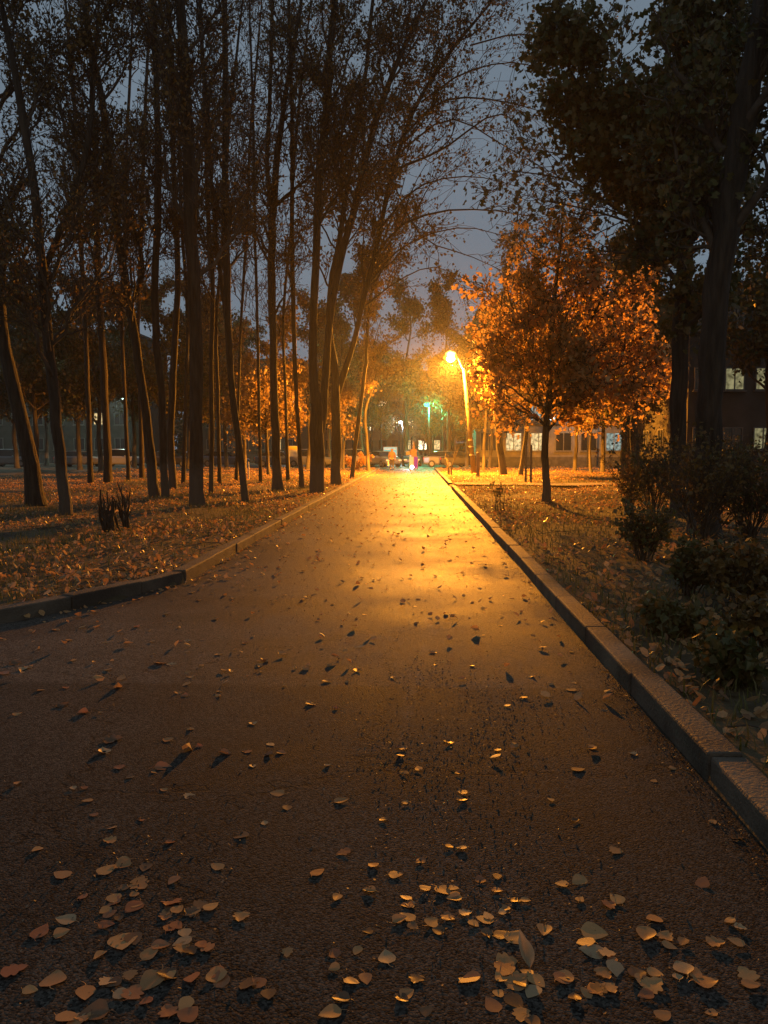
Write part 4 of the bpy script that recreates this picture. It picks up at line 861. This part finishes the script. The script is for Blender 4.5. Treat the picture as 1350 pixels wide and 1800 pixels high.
for k, u, Y, rz, lab in [(3, 546, 70, 1.45, 'grey high car parked behind the thin trunk and the double trunk'), (0, 674, 71, 0.5, 'silver car parked beside the teal sign'),
        (1, 724, 75, 0.0, 'black car seen from behind past the end of the path'), (2, 628, 73, 1.5, 'white car parked behind the thin leaning tree'),
        (1, 815, 69, 1.6, 'dark car parked behind the lamp pole'), (0, 785, 70.5, 1.55, 'silver car parked left of the lamp pole'),
        (4, 395, 70, 1.57, 'blue dark car behind the thin trunks on the left'), (1, 300, 70, 1.57, 'black car parked far left behind the slim trunks'),
        (2, 215, 71, 1.57, 'white car far left behind the cut shrub'), (0, 140, 70, 1.57, 'silver car far left between the first trunks'), (3, 20, 70, 1.57, 'grey high car at the far left edge'),
        (4, 490, 71, 1.57, 'blue dark car behind the flared trunk')]:
    o = cars[k] if k not in usedc else copy_tree(cars[k]); usedc.add(k)
    p = px(u, 800, Y); o.location = (p.x, Y, .005); o.rotation_euler.z = rz; tag(o, lab, 'car', 'cars parked along the far street')

# ---------------------------------------------------------------- far lamps
def far_lamp(u, v, Y, c, power, label, lens_s=25, size=.22, spot=None):
    h = px(u, v, Y); root = empty('street_lamp', (h.x + .25, Y, 0), label, 'street lamp')
    z = h.z
    MB().tube([(0, 0, -.1), (0, 0, z * .6), (0, 0, z + .15)], [.08, .06, .04], 10).build('pole', M['darkmetal'], root, smooth=True)
    MB().tube([(0, 0, z + .12), (-.12, 0, z + .22), (-.25, 0, z + .16)], .03, 8).build('arm', M['metal'], root)
    MB().box((-.25, 0, z + .14), (.4, .22, .07), bevel=.02).build('lamp_head', M['metal'], root)
    bm = bmesh.new(); bmesh.ops.create_uvsphere(bm, u_segments=14, v_segments=8, radius=size)
    bmesh.ops.transform(bm, matrix=Matrix.Translation((-.25, 0, z - .02)) @ Matrix.Diagonal((1, 1, .75, 1)), verts=bm.verts)
    g = MB(); g.bm.free(); g.bm = bm; g.build('lens', emit('lens_glow', c, lens_s), root, smooth=True)
    pt_light('far_light', Vector((h.x, Y, z - .3)), c, power, .15, parent=root)
far_lamp(750, 711, 76, (.06, 1.0, .45), 5500, 'far street lamp shining green above the end of the path', 2.2, .3)
far_lamp(497, 704, 82, (.75, .9, 1.0), 500, 'small cool white far street lamp left of the double trunk', 6, .2)
far_lamp(704, 742, 90, (.8, .95, 1.0), 700, 'small white street lamp across the street left of the green one', 8, .22)
far_lamp(-40, 700, 74, (.7, .95, .85), 1200, 'cool white street lamp over the far street beyond the left edge', 8, .2)
far_lamp(215, 700, 76, (.7, 1.0, .85), 1500, 'cool street lamp hidden behind the trunks far left', 6, .15)
far_lamp(1030, 718, 69.5, (.9, .95, .85), 300, 'small white lamp glinting through the glowing orange crown', 4, .15)

# ---------------------------------------------------------------- teal sign, advert stand, yellow sign
M['teal'] = emit('teal_backlit_panel', (.28, .78, .70), .75)
p = px(686, 812, 73); root = empty('backlit_sign', (p.x, 73, 0), 'teal backlit sign box on legs across the street behind the walker', 'sign')
MB().box((0, 0, 1.15), (1.34, .2, 1.4), bevel=.02).build('sign_box', M['metal'], root)
MB().box((0, -.105, 1.15), (1.24, .03, 1.3)).build('panel', M['teal'], root)
MB().box((0, -.125, 1.62), (1.1, .02, .06)).build('stripe', M['whitepaint'], root)
for sx in (-.5, .5): MB().box((sx, 0, .22), (.08, .08, .5)).build('leg', M['darkmetal'], root)
p = px(727, 826, 63.4); root = empty('advert_stand', (p.x, 63.2, 0), 'square stand with yellow and magenta panels under a brown top at the path end', 'advertising stand')
M['yellow'] = emit('yellow_backlit_panel', (.9, .62, .18), 1.0); M['magenta'] = emit('magenta_backlit_panel', (.62, .06, .22), .8)
M['brown'] = noisy('brown_board', (.13, .07, .035), (.2, .11, .06), .7, 5)
MB().box((0, 0, .55), (.72, .5, 1.0), bevel=.015).build('box', M['brown'], root)
MB().box((-.18, -.262, .55), (.34, .02, .92)).build('yellow_panel', M['yellow'], root)
MB().box((.18, -.262, .55), (.30, .02, .92)).build('magenta_panel', M['magenta'], root)
MB().box((0, 0, 1.35), (.5, .42, .55), bevel=.02).build('top_board', M['brown'], root)
MB().box((-.45, .05, 1.3), (.42, .08, .34), bevel=.02).build('side_board', M['darkmetal'], root)
MB().tube([(0, 0, 1.6), (0, 0, 2.3)], [.1, .03], 8).build('peak', M['brown'], root)
bm = bmesh.new(); bmesh.ops.create_uvsphere(bm, u_segments=14, v_segments=8, radius=.16); g = MB(); g.bm.free(); g.bm = bm
lo = g.build('ground_lamp', emit('ground_lamp_glow', (1, .95, .85), 12), None, (p.x - .12, 62.7, .17), smooth=True); tag(lo, 'small bright white globe lamp on the ground before the striped stand', 'lamp')
pt_light('slab_fill_light', (p.x - .5, 64.0, .9), (.95, 1, 1), 250, .1)  # fill light added over the pale slab, apart from the globe
p = px(516, 800, 66); root = empty('yellow_sign', (p.x, 66, 0), 'small yellow and pale board on posts left of the thin trunk', 'sign')
MB().box((0, 0, 1.45), (.9, .06, .9), bevel=.01).build('board', noisy('pale_board', (.5, .55, .5), (.6, .62, .58), .6, 3), root)
MB().box((0, -.04, 1.72), (.84, .02, .3)).build('yellow_band', noisy('yellow_band', (.6, .42, .05), (.7, .5, .08), .6, 3), root)
for sx in (-.38, .38): MB().box((sx, .02, .5), (.06, .06, 1.1)).build('leg', M['metal'], root)

# ---------------------------------------------------------------- the walker
M['jacket'] = noisy('tan_jacket', (.13, .07, .04), (.19, .11, .06), .85, 8, .4, 30)
M['trousers'] = noisy('dark_trousers', (.03, .028, .032), (.05, .045, .05), .9, 8)
M['skin'] = noisy('skin', (.4, .25, .17), (.45, .28, .2), .6, 6)
M['bagmat'] = noisy('white_bag', (.6, .62, .6), (.7, .7, .68), .6, 6)
M['shoe'] = noisy('shoe', (.02, .02, .02), (.035, .03, .03), .6, 6)
def skin_fig(name, nodes, edges, mat, parent, sub=2):
    me = bpy.data.meshes.new(name); me.from_pydata([n[:3] for n in nodes], edges, []); o = link(name, me, mat, parent)
    md = o.modifiers.new('skin', 'SKIN'); md.use_smooth_shade = True
    for i, n in enumerate(nodes):
        r = n[3] if isinstance(n[3], tuple) else (n[3], n[3]); me.skin_vertices[0].data[i].radius = r
    me.skin_vertices[0].data[0].use_root = True
    s = o.modifiers.new('sub', 'SUBSURF'); s.levels = sub; s.render_levels = sub
    return o
def walker():
    b = gp(689, 827, 0); b = Vector((px(689, 827, 60.5).x, 60.5, 0.0))
    root = empty('person', b, 'person in a tan hooded jacket and dark trousers walking away with a bag', 'person')
    # body: legs (mid stride), torso leaning slightly forward (+y), neck, head
    nodes = [(0, 0, .86, (.15, .11)), (0, .03, 1.1, (.16, .11)), (0, .07, 1.33, (.17, .10)), (0, .09, 1.42, .06), (0, .11, 1.49, .085), (0, .12, 1.58, .095), (0, .12, 1.65, .05),
             (-.09, .0, .82, .09), (-.10, .12, .46, .06), (-.10, .02, .10, .045), (-.10, .14, .05, .04),
             (.09, .0, .82, .09), (.10, -.04, .46, .06), (.10, -.30, .16, .045), (.10, -.24, .07, .04),
             (-.19, .07, 1.32, .055), (-.25, -.0, 1.06, .045), (-.24, .10, .84, .033), (-.24, .13, .76, .035),
             (.19, .07, 1.32, .055), (.25, .05, 1.06, .045), (.24, .16, .86, .033), (.24, .20, .79, .035)]
    edges = [(0, 1), (1, 2), (2, 3), (3, 4), (4, 5), (5, 6), (0, 7), (7, 8), (8, 9), (9, 10), (0, 11), (11, 12), (12, 13), (13, 14), (2, 15), (15, 16), (16, 17), (17, 18), (2, 19), (19, 20), (20, 21), (21, 22)]
    skin_fig('body', nodes, edges, M['skin'], root)
    jn = [(0, 0, .80, (.175, .135)), (0, .03, 1.08, (.185, .135)), (0, .07, 1.33, (.19, .125)), (0, .095, 1.45, .09), (0, .11, 1.53, .118), (0, .12, 1.61, .112), (0, .12, 1.68, .05),
          (-.20, .07, 1.32, .075), (-.26, -.0, 1.06, .062), (-.245, .09, .87, .052), (.20, .07, 1.32, .075), (.26, .05, 1.06, .062), (.245, .15, .89, .052)]
    skin_fig('jacket', jn, [(0, 1), (1, 2), (2, 3), (3, 4), (4, 5), (5, 6), (2, 7), (7, 8), (8, 9), (2, 10), (10, 11), (11, 12)], M['jacket'], root)
    tn = [(0, 0, .88, (.16, .12)), (-.09, .0, .80, .105), (-.10, .12, .46, .08), (-.10, .03, .13, .065), (.09, .0, .80, .105), (.10, -.04, .46, .08), (.10, -.28, .19, .065)]
    skin_fig('trousers', tn, [(0, 1), (1, 2), (2, 3), (0, 4), (4, 5), (5, 6)], M['trousers'], root)
    for (x, y, z, rx) in ((-.10, .08, .05, 0), (.10, -.29, .11, -.5)):
        MB().box((x, y, z), (.1, .28, .09), rx=rx, bevel=.035).build('shoe', M['shoe'], root)
    bag = MB(); bag.box((0, 0, 0), (.1, .3, .36), bevel=.04); bag.tube([(0, -.08, .16), (0, -.05, .3), (0, .05, .3), (0, .08, .16)], .012, 6)
    bo = bag.build('carrier_bag', M['bagmat'], None, b + Vector((-.29, .13, .48))); tag(bo, 'white carrier bag hanging from the walker\'s left hand', 'bag')
walker()

# ---------------------------------------------------------------- haze
HAZE = 0.00045  # thin volume added for the lamp's halo and lifted darks
hz = MB(); hz.box((0, 75, 14), (330, 240, 34)); ho = hz.build('haze', None); tag(ho, 'thin added haze that gives the lamp its halo', 'haze', kind='stuff')
ho.data.materials.clear(); m, nt_, o_ = new_mat('haze'); v_ = N(nt_, 'ShaderNodeVolumePrincipled'); v_.inputs['Density'].default_value = HAZE; v_.inputs['Color'].default_value = (.9, .9, .9, 1); v_.inputs['Anisotropy'].default_value = 0.75
nt_.links.new(v_.outputs[0], o_.inputs['Volume']); ho.data.materials.append(m); ho.display_type = 'WIRE'
